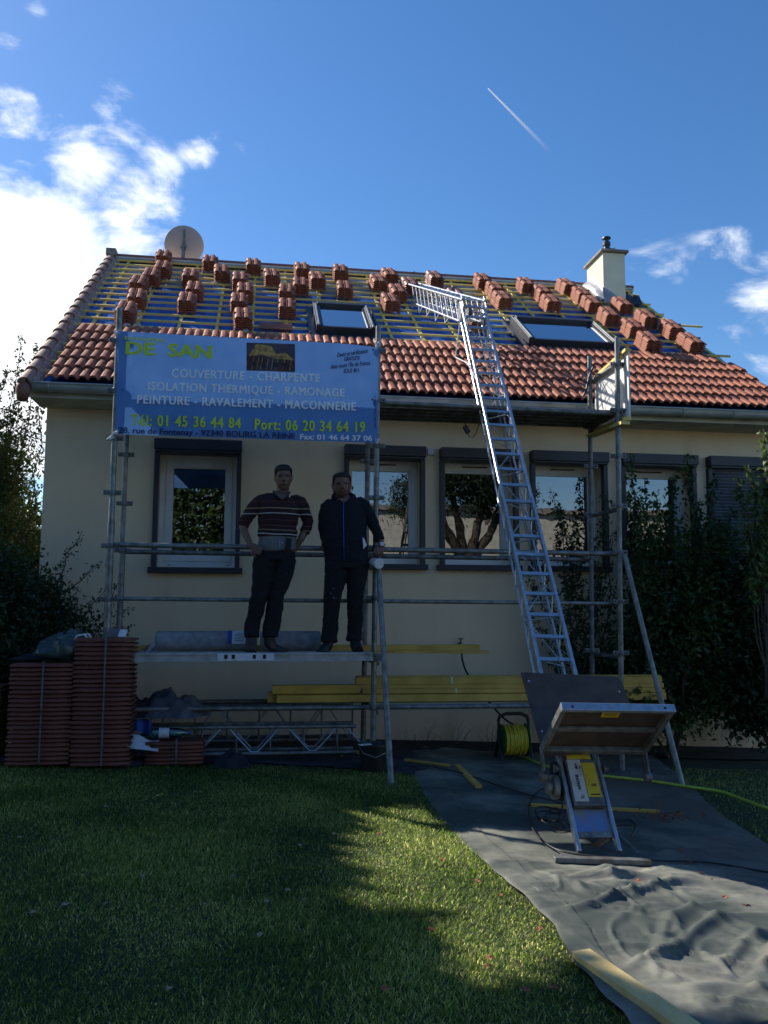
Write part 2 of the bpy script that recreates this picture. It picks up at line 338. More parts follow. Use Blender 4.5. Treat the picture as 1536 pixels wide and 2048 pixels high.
def np_mesh(name, V, Fq, mat, parent=None, smooth=False):
    me = bpy.data.meshes.new(name); nv = len(V); nf = len(Fq); k = Fq.shape[1]
    me.vertices.add(nv); me.vertices.foreach_set('co', np.ascontiguousarray(V, dtype=np.float32).ravel())
    me.loops.add(nf*k); me.loops.foreach_set('vertex_index', np.ascontiguousarray(Fq, dtype=np.int32).ravel())
    me.polygons.add(nf); me.polygons.foreach_set('loop_start', np.arange(0, nf*k, k, dtype=np.int32))
    me.update(calc_edges=True); me.materials.append(mat)
    if smooth: me.shade_smooth()
    o = bpy.data.objects.new(name, me); COL.objects.link(o)
    if parent is not None:
        o.parent = parent; o.matrix_parent_inverse = Matrix.Translation(parent.location).inverted()
    return o
def leaf_arrays(C_, size, droop=.3, wide=.42, jit=.4):
    n = len(C_); d = rng.normal(size=(n, 3)); d[:, 2] -= droop; d /= np.linalg.norm(d, axis=1)[:, None]
    a = rng.normal(size=(n, 3)); sdv = np.cross(d, a); sdv /= np.linalg.norm(sdv, axis=1)[:, None]; nn = np.cross(d, sdv)
    s_ = size*(1+jit*(rng.random(n)*2-1))[:, None]
    b = C_; tip = C_+d*s_; mid = C_+d*s_*.45
    l = mid+sdv*s_*wide*.5+nn*s_*.08; r = mid-sdv*s_*wide*.5+nn*s_*.08
    V = np.stack([b, l, tip, r], 1).reshape(-1, 3); I = np.arange(n)*4
    Fq = np.stack([I, I+1, I+2, I+3], 1); return V, Fq
def leaves(name, C_, size, mat, parent=None, **k):
    V, Fq = leaf_arrays(np.asarray(C_), size, **k); return np_mesh(name, V, Fq, mat, parent)
# ------------------------------------------------------------------ ground
def gridmesh(fn, nu, nv):
    V = []; Fq = []
    for j in range(nv+1):
        for i in range(nu+1): V.append(tuple(fn(i/nu, j/nv)))
    for j in range(nv):
        for i in range(nu): a = j*(nu+1)+i; Fq.append((a, a+1, a+nu+2, a+nu+1))
    m = MB(); m.v = V; m.f = Fq; return m
def spread(t, k=5.5, R=150): s = 2*t-1; return (abs(s)**3*R + abs(s)*8) * (1 if s >= 0 else -1)
struct(gridmesh(lambda u, v: (spread(u), spread(v)-3, gz(spread(u)) - .0), 60, 60).build('lawn', mt['lawn'], smooth='all'))
struct(gridmesh(lambda u, v: (-3.5+11*u, -.62+.72*v+.05*sin(u*31), gz(-3.5+11*u)+.012+.03*noise.noise(Vector((u*30, v*4, 2)))**2+.03*v), 110, 10).build('soil_bed', mt['soil'], smooth='all'))

# ------------------------------------------------------------------ house
house = thing('house', 'cream rendered single storey house with a half stripped red tiled roof', 'house', (0, 0, 0))
K = .708; PA = atan(K); cP, sP = cos(PA), sin(PA)
def RS(x, s, h=0): return Vector((x, -.6+s*cP-h*sP, 3.64+s*sP+h*cP))
def rf(x, y):
    p = onp(x, y, (0, -.6, 3.64), (0, -K, 1)); return p.x, (p.y+.6)/cP
AX, AS, AN = Vector((1, 0, 0)), Vector((0, cP, sP)), Vector((0, -sP, cP))
RIDGE = 5.27
WX = [(-1.087, -.182, 1.87, 1), (.914, 1.806, 1.93, 2), (1.973, 2.865, 1.93, 3), (3.008, 3.909, 1.93, 4), (4.071, 4.982, 1.93, 5), (5.131, 5.90, 1.93, 6)]
wb = MB(); XL, XR, ZT = -2.2, 6.0, 3.72
xs = XL
for (x0, x1, zs, k) in WX:
    wb.box(xs, x0+.035, 0, .34, -.3, ZT); wb.box(x0+.035, x1-.035, 0, .34, -.3, zs); wb.box(x0+.035, x1-.035, 0, .34, 3.10, ZT); xs = x1-.035
wb.box(xs, XR, 0, .34, -.3, ZT)
wb.box(XL, XL+.3, .34, 7.9, -.3, ZT); wb.box(XR-.3, XR, .34, 7.9, -.3, ZT); wb.box(XL+.3, XR-.3, 7.6, 7.9, -.3, ZT)
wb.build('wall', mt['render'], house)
for xa, xb in ((XL+.002, XL+.28), (XR-.28, XR-.002)):
    MB().add([(xa, .2, ZT), (xa, 7.5, ZT), (xa, 3.7, 6.5), (xb, .2, ZT), (xb, 7.5, ZT), (xb, 3.7, 6.5)], [(0, 2, 1), (3, 4, 5), (0, 1, 4, 3), (1, 2, 5, 4), (2, 0, 3, 5)]).build('gable', mt['render'], house)
rm = MB().box(XL+.31, XR-.31, 2.6, 2.62, 0, 3.7).box(XL+.31, XR-.31, .36, 2.6, .9, .92).box(XL+.31, XR-.31, .36, 2.6, 3.68, 3.7)
rm.build('room_lining', mt['room'], house)

def window(x0, x1, zs, k):
    y = .20; a, b = x0+.037, x1-.037; zt = 3.098; fb = MB(); big = (k == 1)
    l, r, t, bo = (.065, .065, .075, .075) if big else (.055, .08, .10, .07)
    fb.box(a, a+l, y, y+.07, zs+.002, zt); fb.box(b-r, b, y, y+.07, zs+.002, zt)
    fb.box(a+l, b-r, y, y+.07, zt-t, zt); fb.box(a+l, b-r, y, y+.07, zs+.002, zs+bo)
    fr = fb.build('window', mt['white'], house, bevel=.004)
    a2, b2, z1, z2 = a+l, b-r, zs+bo, zt-t
    if True:
        s_ = .075 if big else .022; sb = MB(); yy = y-.012 if big else y+.012
        sb.box(a2, a2+s_, yy, yy+.06, z1, z2); sb.box(b2-s_, b2, yy, yy+.06, z1, z2); sb.box(a2+s_, b2-s_, yy, yy+.06, z2-s_, z2); sb.box(a2+s_, b2-s_, yy, yy+.06, z1, z1+s_)
        sb.build('sash', mt['white'], fr, bevel=.003)
        a2 += s_; b2 -= s_; z1 += s_; z2 -= s_
    if k < 6: MB().box(a2-.004, b2+.004, y+.035, y+.04, z1-.004, z2+.004).build('pane', mt['glass'], fr)
    sl = MB().box(x0-.03, x1+.03, -.075, .22, zs-.062, zs-.001); sl.build('sill', mt['anth'], fr, bevel=.004)
    bx = MB(); bx.box(x0, x1, -.13, .0, 3.10, 3.213); bx.box(x0+.01, x1-.01, -.115, .10, 3.075, 3.0985); bx.build('shutter_box', mt['anth'], fr, bevel=.004)
    for sgn in (0, 1):
        xx = (x0+.002, x0+.05) if sgn == 0 else (x1-.05, x1-.002)
        MB().box(xx[0], xx[1], -.07, .02, zs-.0005, 3.0745).build('guide_rail', mt['anth'], fr)
    if not big: MB().box((a+b)/2-.14, (a+b)/2+.16, y-.008, y, zt-.055, zt-.04).build('vent_slot', mt['blackp'], fr)
    else:
        for q in (.12, .74): MB().box(a+q-.012, a+q+.012, y-.004, y, zs+.03, zs+.038).build('drain_cap', mt['blackp'], fr)
    if k == 6:
        sh = MB(); z = zs+.005
        while z < 3.06:
            sh.add([(x0+.05, -.03, z), (x1-.05, -.03, z), (x1-.05, -.045, z+.018), (x0+.05, -.045, z+.018), (x1-.05, -.032, z+.034), (x0+.05, -.032, z+.034),
                    (x0+.05, -.01, z), (x1-.05, -.01, z), (x1-.05, -.01, z+.034), (x0+.05, -.01, z+.034)],
                   [(0, 1, 2, 3), (3, 2, 4, 5), (5, 4, 8, 9), (0, 6, 7, 1)]); z += .0385
        sh.build('shutter_slats', mt['slat'], fr)
    if k in (3, 4, 5, 2):
        cx0 = {3: a2+.40, 4: a2+.02, 5: b2-.20, 2: b2-.12}[k]; cx1 = {3: b2+.02, 4: a2+.20, 5: b2+.02, 2: b2+.02}[k]
        gridmesh(lambda u, v: (cx0+(cx1-cx0)*u, y+.16+.018*sin(u*(cx1-cx0)*95)+.006*sin(v*9+u*20), z1-.1+(z2-z1+.12)*v), 60, 8).build('curtain', mt['curtain'], fr, smooth='all')
for wdef in WX: window(*wdef)
# square vent cover between windows
p = onY(862, 903, -.02); vb = MB().box(p.x-.037, p.x+.037, -.025, 0, p.z-.04, p.z+.037); vb.build('vent_cover', mt['white'], house, bevel=.005)
# outdoor tap
tp = MB(); p = onY(921, 1283, -.06); tp.tube((p.x, 0, p.z-.02), (p.x, -.09, p.z-.02), .011); tp.tube((p.x, -.07, p.z-.03), (p.x, -.07, p.z+.03), .009); tp.tube((p.x-.025, -.07, p.z+.03), (p.x+.025, -.07, p.z+.03), .008); tp.tube((p.x, -.09, p.z-.01), (p.x, -.10, p.z-.07), .010)
tp.build('tap', mt['tap'], house, smooth=True)
p = onY(1155, 1337, -.05); MB().lathe((p.x, 0, p.z), (0, -1, 0), [(.035, 0), (.035, .03), (.02, .04)]).tube((p.x+.02, -.02, p.z-.01), (p.x+.13, -.02, p.z), .012).tube((p.x+.13, -.02, p.z), (p.x+.14, -.02, p.z-.15), .012).build('wall_valve', mt['galv'], house, smooth=True)

# fascia, soffit, gutter
MB().box(-2.26, 6.04, -.47, -.445, 3.515, 3.63).build('fascia', mt['fascia'], house)
MB().box(-2.26, 6.04, -.444, .0, 3.517, 3.535).build('soffit', mt['fascia'], house)
gu = MB(); n = 10; prof = []
for i in range(n+1):
    a = pi+pi*i/n; prof.append((-.555+.072*cos(a), 3.625+.072*sin(a)))
prof_in = [(-.555+(y+.555)*.94, 3.625+(z-3.625)*.94) for y, z in prof][::-1]
loop = [(prof[0][0]-.008, 3.633), *prof, *prof_in]
V = [(x, y, z) for x in (-2.30, 6.08) for y, z in loop]; q = len(loop)
gu.add(V, [(i, (i+1) % q, q+(i+1) % q, q+i) for i in range(q)])
for xe in (-2.30, 6.08): gu.add([(xe, y, z) for y, z in prof], [tuple(range(n+1))])
gu.tube((-2.3, -.632, 3.628), (6.08, -.632, 3.628), .009, 8)
gu.build('gutter', mt['zinc'], house, smooth=True)
for i in range(14):
    x = -2.05+i*.6+(.1 if i % 3 else 0)*random.random(); pts = [(x, -.555+.078*cos(pi+pi*j/10), 3.625+.078*sin(pi+pi*j/10)) for j in range(11)]
    MB().path(pts+[(x, -.50, 3.645)], .008, 6).build('gutter_bracket', mt['zinc'], house, smooth=True)

# roof deck and underlay
def ul(u, v):
    x = -2.24+8.24*u; s = -.02+(RIDGE+.02)*v
    return RS(x, s, -.060+.012*noise.noise(Vector((x*2.2, s*5, 0)))+.006*noise.noise(Vector((x*9, s*14, 3))))
gridmesh(ul, 240, 120).build('roof_underlay', mt['underlay'], house, smooth='all')
dk = MB(); c = RS(1.9, RIDGE/2+.12, -.14); dk.obox(c, AX*4.1, AS*(RIDGE/2-.12), AN*.045)
dk.obox((1.9, 3.7+(8.1-3.7)/2, 3.64+.708*4.3/2-.02), AX*4.12, Vector((0, cP, -sP))*(2.7), Vector((0, sP, cP))*.06)
dk.build('roof_deck', mt['fascia'], house)

# battens
skl = [(.60, 1.42, 1.70, 3.10), (3.28, 4.58, 1.62, 3.0)]
rows = [1.95+.27*i for i in range(13)]
ends = {}
for px_, py_ in ((1330, 637), (1401, 649), (1371, 660), (1420, 699), (1466, 714.6), (1400, 690)):
    x, s = rf(px_, py_); i = min(range(13), key=lambda k: abs(rows[k]-s)); ends[i] = x
for i, s in enumerate(rows):
    segs = [(-2.17, ends.get(i, 5.9+.12*random.random()))]
    for (xa, xb, sa, sb) in skl:
        if sa-.02 < s < sb+.02: segs = [t for (p, q) in segs for t in ([(p, xa), (xb, q)] if p < xa and q > xb else [(p, q)])]
    for (p, q) in segs:
        nb = max(1, round((q-p)/2.6)); cuts = [p+(q-p)*j/nb for j in range(nb+1)]
        for j in range(nb):
            j1, j2 = random.uniform(-.008, .008), random.uniform(-.008, .008)
            MB().beam(RS(cuts[j]+.002, s+j1, -.0125), RS(cuts[j+1]-.002, s+j2, -.0125), .026, .025, AN).build('batten', mt['batten'], house)
for i in range(5):
    s = .34+.29*i; MB().beam(RS(-2.16, s, -.0125), RS(-2.03, s, -.0125), .026, .025, AN).build('batten', mt['batten'], house)
for i, x in enumerate([-1.98, -1.48, -1.0, -.55, -.12, .32, .78, 1.22, 1.62, 2.02, 2.5, 2.95, 3.4, 3.85, 4.3, 4.75, 5.15, 5.6, 5.92]):
    segs = [(1.6, RIDGE-.05)]
    for (xa, xb, sa, sb) in skl:
        if xa < x < xb: segs = [(1.5, sa), (sb, RIDGE-.05)]
    for (p, q) in segs:
        if q-p > .2: MB().beam(RS(x+random.uniform(-.02, .02), p, -.0375), RS(x+random.uniform(-.02, .02), q, -.0375), .035, .024, AN).build('counter_batten', mt['batten'], house)
MB().obox(RS(1.9, RIDGE-.01, -.03), AX*4.12, AS*.03, AN*.035).build('ridge_board', mt['anth'], house)

# tiles
def prof_h(u):
    h = 0
    for c_ in (.045, .145):
        t = (u-c_)/.038
        if abs(t) < 1: h = max(h, .029*(1-t**4)**.8)
    return h
def tile_mesh(Lt, nu=26, th=.012, W=.2):
    m = MB(); us = [-.004+(W+.008)*i/nu for i in range(nu+1)]
    if True:
        V = []
        for v in (0, Lt):
            for u in us: V.append((u-W/2, v, prof_h(u)))
        for v in (0, Lt):
            for u in us: V.append((u-W/2, v, prof_h(u)-th))
        k = nu+1; Fq = []
        for i in range(nu):
            Fq.append((i, i+1, k+i+1, k+i)); Fq.append((2*k+i, 3*k+i, 3*k+i+1, 2*k+i+1)); Fq.append((i, 2*k+i, 2*k+i+1, i+1)); Fq.append((k+i, k+i+1, 3*k+i+1, 3*k+i))
        Fq.append((0, k, 3*k, 2*k)); Fq.append((nu, 2*k+nu, 3*k+nu, k+nu)); m.add(V, Fq)
    return m
TL = tile_mesh(.335, 26, .02)
courses = [.05+.29*i for i in range(6)]
rt_m = MB()
def rot2(v, a): return (v[0]*cos(a)-v[1]*sin(a), v[0]*sin(a)+v[1]*cos(a))
for ci, s0 in enumerate(courses):
    x = -2.085+.100; ti = 0
    while x < 6.0:
        if not (ci == 5 and (x > 5.75)):
            a = random.uniform(-.008, .008); dh = random.uniform(-.002, .003); dx = random.uniform(-.0015, .0015); ds = random.uniform(-.006, .006); tl = random.uniform(-.004, .004)
            vs_ = []
            for (u, v, h) in TL.v:
                uu, vv = rot2((u, v), a)
                # the lower edge rides on the course below
                vs_.append(RS(x+uu+dx, s0+vv+ds, h+.040-.030*(v/.335)+dh+u*tl*4))
            rt_m.add(vs_, TL.f)
        x += .2005; ti += 1
rt_m.build('roof_tiles', mt['tile'], house, smooth=35)
MB().obox((1.9, 5.95, 5.15), AX*4.15, Vector((0, cP, -sP))*2.75, Vector((0, sP, cP))*.02).build('rear_roof_tiles', mt['tile_dark'], house)
vg = MB(); nv_ = 17; stp = (RIDGE+.05)/nv_
for i in range(nv_):
    s0 = -.05+i*stp; j = random.uniform(-.006, .006); ring = []
    for (s, rr, hh) in ((s0-.03, .072, .035), (s0+.02, .070, .033), (s0+stp+.02, .056, .022)):
        ring.append([RS(-2.262+j+rr*cos(a)*.95, s, hh-.02+rr*.85*sin(a)) for a in [pi*q/8 for q in range(9)]]+[RS(-2.262-rr*.95+j, s, -.10), RS(-2.262+rr*.95+j, s, -.03)][::-1])
    b = []
    for r_ in ring: b += r_
    k = 11; fs = [(a*k+q, a*k+(q+1) % k, (a+1)*k+(q+1) % k, (a+1)*k+q) for a in range(2) for q in range(k)] + [tuple(range(k))[::-1]]
    vg.add(b, fs)
vg.build('verge_tiles', mt['verge'], house, smooth=35)
gridmesh(lambda u, v: RS(-2.20+.065*u+.012*noise.noise(Vector((v*40, u*3, 1))), RIDGE*v, .028-.07*u+.012*noise.noise(Vector((v*50, u*5, 7)))), 6, 160).build('verge_mortar', mt['mortar'], house, smooth='all')
p = RS(-2.26, RIDGE+.03, .03); MB().box(p.x-.075, p.x+.075, p.y-.10, p.y+.1, p.z-.04, p.z+.075).build('ridge_end_block', mt['mortar'], house, bevel=.015)
p = RS(-2.26, -.05, -.02); MB().loft([((-2.275, p.y-.02, p.z-.16), .05, .05), ((-2.275, p.y-.02, p.z-.05), .07, .07), ((-2.27, p.y+.03, p.z+.02), .07, .08), ((-2.265, p.y+.12, p.z+.06), .06, .07)], 12).build('verge_end_tile', mt['tile_dark'], house, smooth='all')

# skylights
def skylight(x0, x1, s0, s1, lean=0):
    h = .115; fb = MB(); w_ = .055
    def bb(m, xa, xb, sa, sb, ha, hb): m.obox(RS((xa+xb)/2, (sa+sb)/2, (ha+hb)/2), AX*(xb-xa)/2, AS*(sb-sa)/2, AN*(hb-ha)/2)
    bb(fb, x0, x0+w_, s0, s1, -.04, h); bb(fb, x1-w_, x1, s0, s1, -.04, h); bb(fb, x0+w_, x1-w_, s0, s0+.05, -.04, h-.02); bb(fb, x0+w_, x1-w_, s1-.09, s1, -.04, h+.01)
    fr = fb.build('skylight', mt['anth'], house, bevel=.006)
    ib = MB(); bb(ib, x0+w_, x0+w_+.03, s0+.05, s1-.09, .02, h-.012); bb(ib, x1-w_-.03, x1-w_, s0+.05, s1-.09, .02, h-.012)
    ib.build('sash', mt['anth'], fr)
    for xx in (x0+w_*.5, x1-w_*.5):
        MB().beam(RS(xx, s0+.0, h+.006), RS(xx, s1-.1, h+.006), .016, .010, AN).build('trim_strip', mt['zinc'], fr)
    pm = MB(); bb(pm, x0+w_+.03, x1-w_-.03, s0+.05, s1-.09, h-.045, h-.035); pm.build('pane', mt['skyglass'], fr)
    bk = MB(); bb(bk, x0+w_, x1-w_, s0+.05, s1-.09, -.03, -.02); bk.build('dark_backing', mt['room'], fr)  # plain dark sheet closing the opening beneath the pane
    fl = MB(); bb(fl, x0-.06, x0-.002, s0-.05, s1+.08, -.02, .012); bb(fl, x0-.085, x0-.06, s0-.05, s1+.08, -.02, .03); bb(fl, x1+.002, x1+.06, s0-.05, s1+.08, -.02, .012); bb(fl, x1+.06, x1+.085, s0-.05, s1+.08, -.02, .03)
    bb(fl, x0-.08, x1+.08, s1+.002, s1+.10, -.02, .015)
    fl.build('flashing', mt['anth'], fr)
    gridmesh(lambda u, v: RS(x0-.13+(x1-x0+.26)*u, s0-.30+.30*v, .028-.02*v*v+.006*sin(u*60)*(1-v)+.004*noise.noise(Vector((u*9, v*5, 1)))), 60, 8).build('apron', mt['anth'], fr, smooth='all')
skylight(.66, 1.385, 2.0, 3.03); skylight(3.335, 4.50, 1.93, 2.88)

# chimney
x0, x1, y0, y1 = 5.24, 5.60, 3.03, 3.69
ch = MB().box(x0, x1, y0, y1, 5.9, 6.985); cho = ch.build('chimney', mt['chim'], house, bevel=.006)
MB().box(x0-.045, x1+.05, y0-.055, y1+.05, 6.985, 7.03).build('cap_slab', mt['mortar'], cho, bevel=.012)
pc = onY(1216, 499, 3.15)
MB().lathe((pc.x, 3.2, 7.035), (0, 0, 1), [(.062, 0), (.06, .03), (.048, .06), (.048, .13), (.062, .135), (.062, .19), (.036, .20), (.036, .245), (.070, .25), (.066, .27), (.02, .29)], 18).build('cowl', mt['anth'], cho, smooth=30)
MB().beam((pc.x+.04, 3.15, 7.09), (pc.x+.12, 3.15, 7.12), .02, .012).beam((pc.x+.03, 3.15, 7.12), (pc.x+.06, 3.15, 7.10), .02, .012).build('cowl_clamp', mt['galv_dark'], cho)
def sheet(fn, nm, mtl, nu=20, nv=12): gridmesh(fn, nu, nv).build(nm, mtl, cho, smooth='all')
mt['lead'] = M_('lead_sheet', (.40, .40, .42), .45, .3, (.26, .26, .28), 7, .3, 30)
sheet(lambda u, v: Vector((x0-.03-.05*(1-v)-.03*sin(v*5), y0-.10+.75*u, 3.64+(y0-.10+.75*u+.6)*K-.02+(.12+.14*sin(u*3.1))*v)), 'lead_flashing', mt['lead'])
sheet(lambda u, v: Vector((x0-.04+.30*u, y0-.04-.07*(1-v)-.05*sin(u*3.1), 3.64+(y0+.55)*K-.05+(.26*(1-u)**.7+.02)*v)), 'lead_flashing', mt['lead'])
sheet(lambda u, v: Vector((x1-.10+.30*u, y0-.05-.10*(1-v), 3.64+(y0+.5)*K-.02+(.04+.16*u+.03*sin(u*11))*v)), 'lead_flashing', mt['anth'])
sheet(lambda u, v: Vector((x1+.02+.24*u, y0-.10+.5*v, 3.64+(y0+.5+.5*v)*K-.03+.06*(1-u)+.02*sin(u*9+v*7))), 'lead_flashing', mt['anth'])

# ------------------------------------------------------------------ satellite dish
pd = Vector((-1.222, 3.95, 7.065))
dish = thing('satellite_dish', 'round pinkish satellite dish seen from behind above the roof ridge', 'satellite dish', (pd.x, 3.95, 6.65))
ax = Vector((-.10, .97, .22)).normalized()
mt['dish'] = M_('dish_paint', (.46, .36, .33), .6, 0, (.40, .31, .29), 2)
MB().lathe(pd, ax, [(.0, .0), (.10, .006), (.2, .025), (.285, .055), (.300, .062), (.303, .070), (.295, .068), (.2, .034), (.0, .01)], 48).build('dish', mt['dish'], dish, smooth=50)
MB().beam(pd+Vector((0, -.03, -.02)), pd+Vector((0.0, -.03, .235)), .028, .02, ax).beam(pd+Vector((0, -.03, -.30)), pd+Vector((0, -.03, .0)), .04, .03, ax).build('back_rail', mt['galv_dark'], dish)
MB().obox(pd+Vector((0, -.045, -.06)), (.035, 0, 0), (0, .03, 0), (0, 0, .045)).tube(pd+Vector((-.06, -.05, -.07)), pd+Vector((.06, -.05, -.05)), .01).build('bracket', mt['galv_dark'], dish, bevel=.004)
MB().tube((pd.x-.01, 3.84, 6.5), (pd.x-.01, 3.86, 7.0), .022).build('mast', mt['galv_dark'], dish, smooth=True)
# small aerial on the ridge
q = onY(832, 555, 3.7)
ae = thing('ridge_hook', 'small black steel fitting standing on the ridge above the hoist track', 'fitting', (q.x, 3.72, 6.66))
MB().beam((q.x, 3.72, 6.62), (q.x, 3.72, 6.74), .03, .02).beam((q.x-.04, 3.72, 6.70), (q.x-.04, 3.72, 6.76), .012, .012).beam((q.x-.02, 3.72, 6.70), (q.x-.02, 3.72, 6.77), .012, .012).beam((q.x-.05, 3.72, 6.69), (q.x+.03, 3.72, 6.66), .02, .02).build('bracket', mt['anth'], ae)

# ------------------------------------------------------------------ strapped bundles of tiles on the roof
TS = tile_mesh(.40, 26, .013, .215)
tme = []
for q in range(3):
    me = bpy.data.meshes.new('tile'); me.from_pydata([(a, b, c) for a, b, c in TS.v], [], TS.f); me.materials.append(mt['tile'] if q < 2 else mt['tile_dark']); me.shade_smooth(); me.set_sharp_from_angle(angle=radians(35)); tme.append(me)
sm = MB(); sm.box(-.1095, .1095, .19, .197, -.014, .1672); sm.box(-.012, -.006, -.003, .403, -.014, .1672)
sme = bpy.data.meshes.new('strap'); sme.from_pydata(sm.v, [], sm.f); sme.materials.append(mt['tile_dark'])
ORD = ['topmost', 'second', 'third', 'fourth', 'fifth', 'lowest']
groups = [
 ('column beside the left verge', [(341, 536), (340, 560), (317, 576), (291.5, 592), (290.6, 622), (268, 650)]),
 ('column under the satellite dish', [(396, 577), (405, 605), (390.5, 629)]),
 ('ridge pair just right of the satellite dish', [(435, 546.7), (460, 567)]),
 ('ridge pair between dish and small skylight', [(522, 553), (560, 575)]),
 ('tall column between satellite dish and small skylight', [(496, 583), (507, 607), (495, 630), (505, 663)]),
 ('ridge pair left above the small skylight', [(620, 561), (651, 581)]),
 ('column touching left frame of small skylight', [(617, 594), (589, 609), (591, 641)]),
 ('pair directly above the small skylight', [(696, 565), (705, 601)]),
 ('cluster between small skylight and hoist track', [(796, 572), (774, 586), (814, 607), (800, 628)]),
 ('group behind the top of the hoist track', [(887, 578), (838, 592), (929, 600)]),
 ('column right of the hoist track head', [(982, 582), (1008, 600), (1024, 621)]),
 ('spot under the bend of the hoist track', [(972, 665)]),
 ('column above the large skylight', [(1069, 590), (1103, 606), (1120, 627)]),
 ('long column slanting below the chimney', [(1152, 592), (1181, 610), (1202, 629.5), (1237, 654), (1286, 679), (1320, 708)]),
 ('rightmost column below the chimney', [(1264, 632), (1314, 659), (1364.6, 681), (1406.5, 710)]),
]
dark_from = {9, 11}
for gi, (gname, pts) in enumerate(groups):
    for i, (px_, py_) in enumerate(pts):
        x, s = rf(px_, py_); x -= .112
        # solve for the lower front edge: the bottom tile stands a little above the battens
        n = len(pts)
        o_ = ORD[i] if i < n-1 or n == 1 else ('lower one' if n == 2 else 'lowest')
        if n == 1: lab = f'strapped bundle of red roof tiles in the {gname}'
        else:
            if n == 2 and i == 0: o_ = 'upper one'
            lab = f'tile bundle, {o_} {"from top " if o_[0] in "stf" and o_ != "topmost" else ""}in the {gname}'
        b0 = RS(x, s-.02, .015)
        st = thing('tile_bundle', lab, 'roof tiles', b0, 'strapped tile bundles set out on the roof battens')
        yawj = random.uniform(-.05, .05)
        st.rotation_euler = (PA, 0, 0); st.rotation_mode = 'XYZ'
        nl = 6 if not (gi == 9 and i == 2) else 3
        for t in range(nl):
            o = bpy.data.objects.new('tile', tme[0 if random.random() < .75 else 1] if gi not in dark_from else tme[2]); COL.objects.link(o); o.parent = st
            o.location = (random.uniform(-.004, .004), random.uniform(-.008, .008), t*.0275); o.rotation_euler = (0, 0, yawj+random.uniform(-.01, .01))
        if nl == 6:
            so_ = bpy.data.objects.new('strap', sme); COL.objects.link(so_); so_.parent = st; so_.rotation_euler = (0, 0, yawj)
# loose tile lying on the battens left of the small skylight
x, s = rf(560, 655)
lt = bpy.data.objects.new('roof_tile', tme[2]); COL.objects.link(lt); lt.matrix_world = Matrix.Translation(RS(x-.25, s-.02, .014)) @ Matrix((AS, AX, -AN)).transposed().to_4x4()
tag(lt, 'single loose dark tile lying sideways on the battens left of the small skylight', 'roof tile')
# ------------------------------------------------------------------ scaffold
sc = thing('scaffold', 'galvanised tube scaffold in two bays along the facade with a high deck', 'scaffold', (1.05, -1.45, gz(1)))
def px_(f, z): return {'l': -1.27, 'm': 1.052+.008*z, 'r': 3.385+.015*z}[f]
YO, YI = -1.45, -.75
tops = {('l', 0): 4.13, ('l', 1): 3.5, ('m', 0): 4.09, ('m', 1): 3.45, ('r', 0): 4.10, ('r', 1): 4.12}
for f in 'lmr':
    for q, y in enumerate((YO, YI)):
        z0, z1 = gz(px_(f, 0))+.02, tops[(f, q)]
        if f == 'l' and q == 0:
            MB().tube((px_(f, 0), y, z0), (px_(f, 2.2), y, 2.2), .031, 14).tube((px_(f, 2), y, 2.15), (px_(f, 4.1), y, z1), .026, 14).build('post', mt['galv'], sc, smooth=True)
        elif q == 1 and f == 'l':
            MB().tube((px_(f, 0)-.01, y, z0), (px_(f, 2), y, 2.05), .029, 14).tube((px_(f, 2)-.01, y, 2.0), (px_(f, 4), y, z1), .024, 14).build('post', mt['galv'], sc, smooth=True)
        else:
            MB().tube((px_(f, 0), y, z0), (px_(f, 4), y, z1), .025, 14).build('post', mt['galv' if q == 0 else 'galv_dark'], sc, smooth=True)
        MB().box(px_(f, 0)-.07, px_(f, 0)+.07, y-.07, y+.07, gz(px_(f, 0))+.01, gz(px_(f, 0))+.02).build('base_plate', mt['galv_dark'], sc)
        for z in (.58, 1.03, 1.53, 1.99, 2.45, 2.93, 3.36, 3.85):
            if z > z1-.1 or (q == 1 and z in (1.53,)): continue
            x = px_(f, z); cm = MB(); zz = z+random.uniform(-.02, .02)
            cm.lathe((x, y, zz-.022), (0, 0, 1), [(.033, 0), (.036, .008), (.036, .036), (.033, .044)], 12)
            cm.box(x-.075, x-.03, y-.014, y+.014, zz-.02, zz+.02).box(x+.03, x+.075, y-.014, y+.014, zz-.02, zz+.02)
            cm.tube((x-.055, y-.045, zz), (x-.055, y+.02, zz), .008, 6).tube((x+.055, y-.05, zz), (x+.055, y+.02, zz), .008, 6)
            cm.build('coupler', mt['galv_dark'], sc, smooth=30)
YR = -1.375
def led(p, q, r=.024, m='galv'): MB().tube(p, q, r, 12).build('ledger', mt[m], sc, smooth=True)
led((-1.27, YR, 2.005), (3.46, YR, 1.985)); led((-1.27, -.70, 1.985), (3.46, -.70, 1.965), m='galv_dark')
led((-1.25, YR, 1.53), (3.46, YR, 1.51), .019)
led((-1.32, YR, .575), (3.44, YR, .560), .023); led((-1.32, -.82, .575), (3.44, -.82, .560), .023, 'galv_dark')
led((1.05, -1.40, 3.375), (3.47, -1.40, 3.350), .024, 'galv_dark'); led((-1.3, -1.40, 3.36), (1.05, -1.40, 3.36), .024, 'galv_dark')
led((1.05, -.80, 3.375), (3.47, -.80, 3.36), .024, 'galv_dark')
def tr(f, z, dz=0, r=.022):
    x = px_(f, z)+.03; MB().tube((x, YI-.02, z), (x, YO+.02, z+dz), r, 10).build('transom', mt['galv_dark'], sc, smooth=True)
for f in 'lmr':
    for z, dz in ((.525, 0), (3.36, 0)): tr(f, z, dz)
tr('r', 2.42); tr('r', 3.86); tr('r', 1.0); tr('l', .98); tr('m', .96)
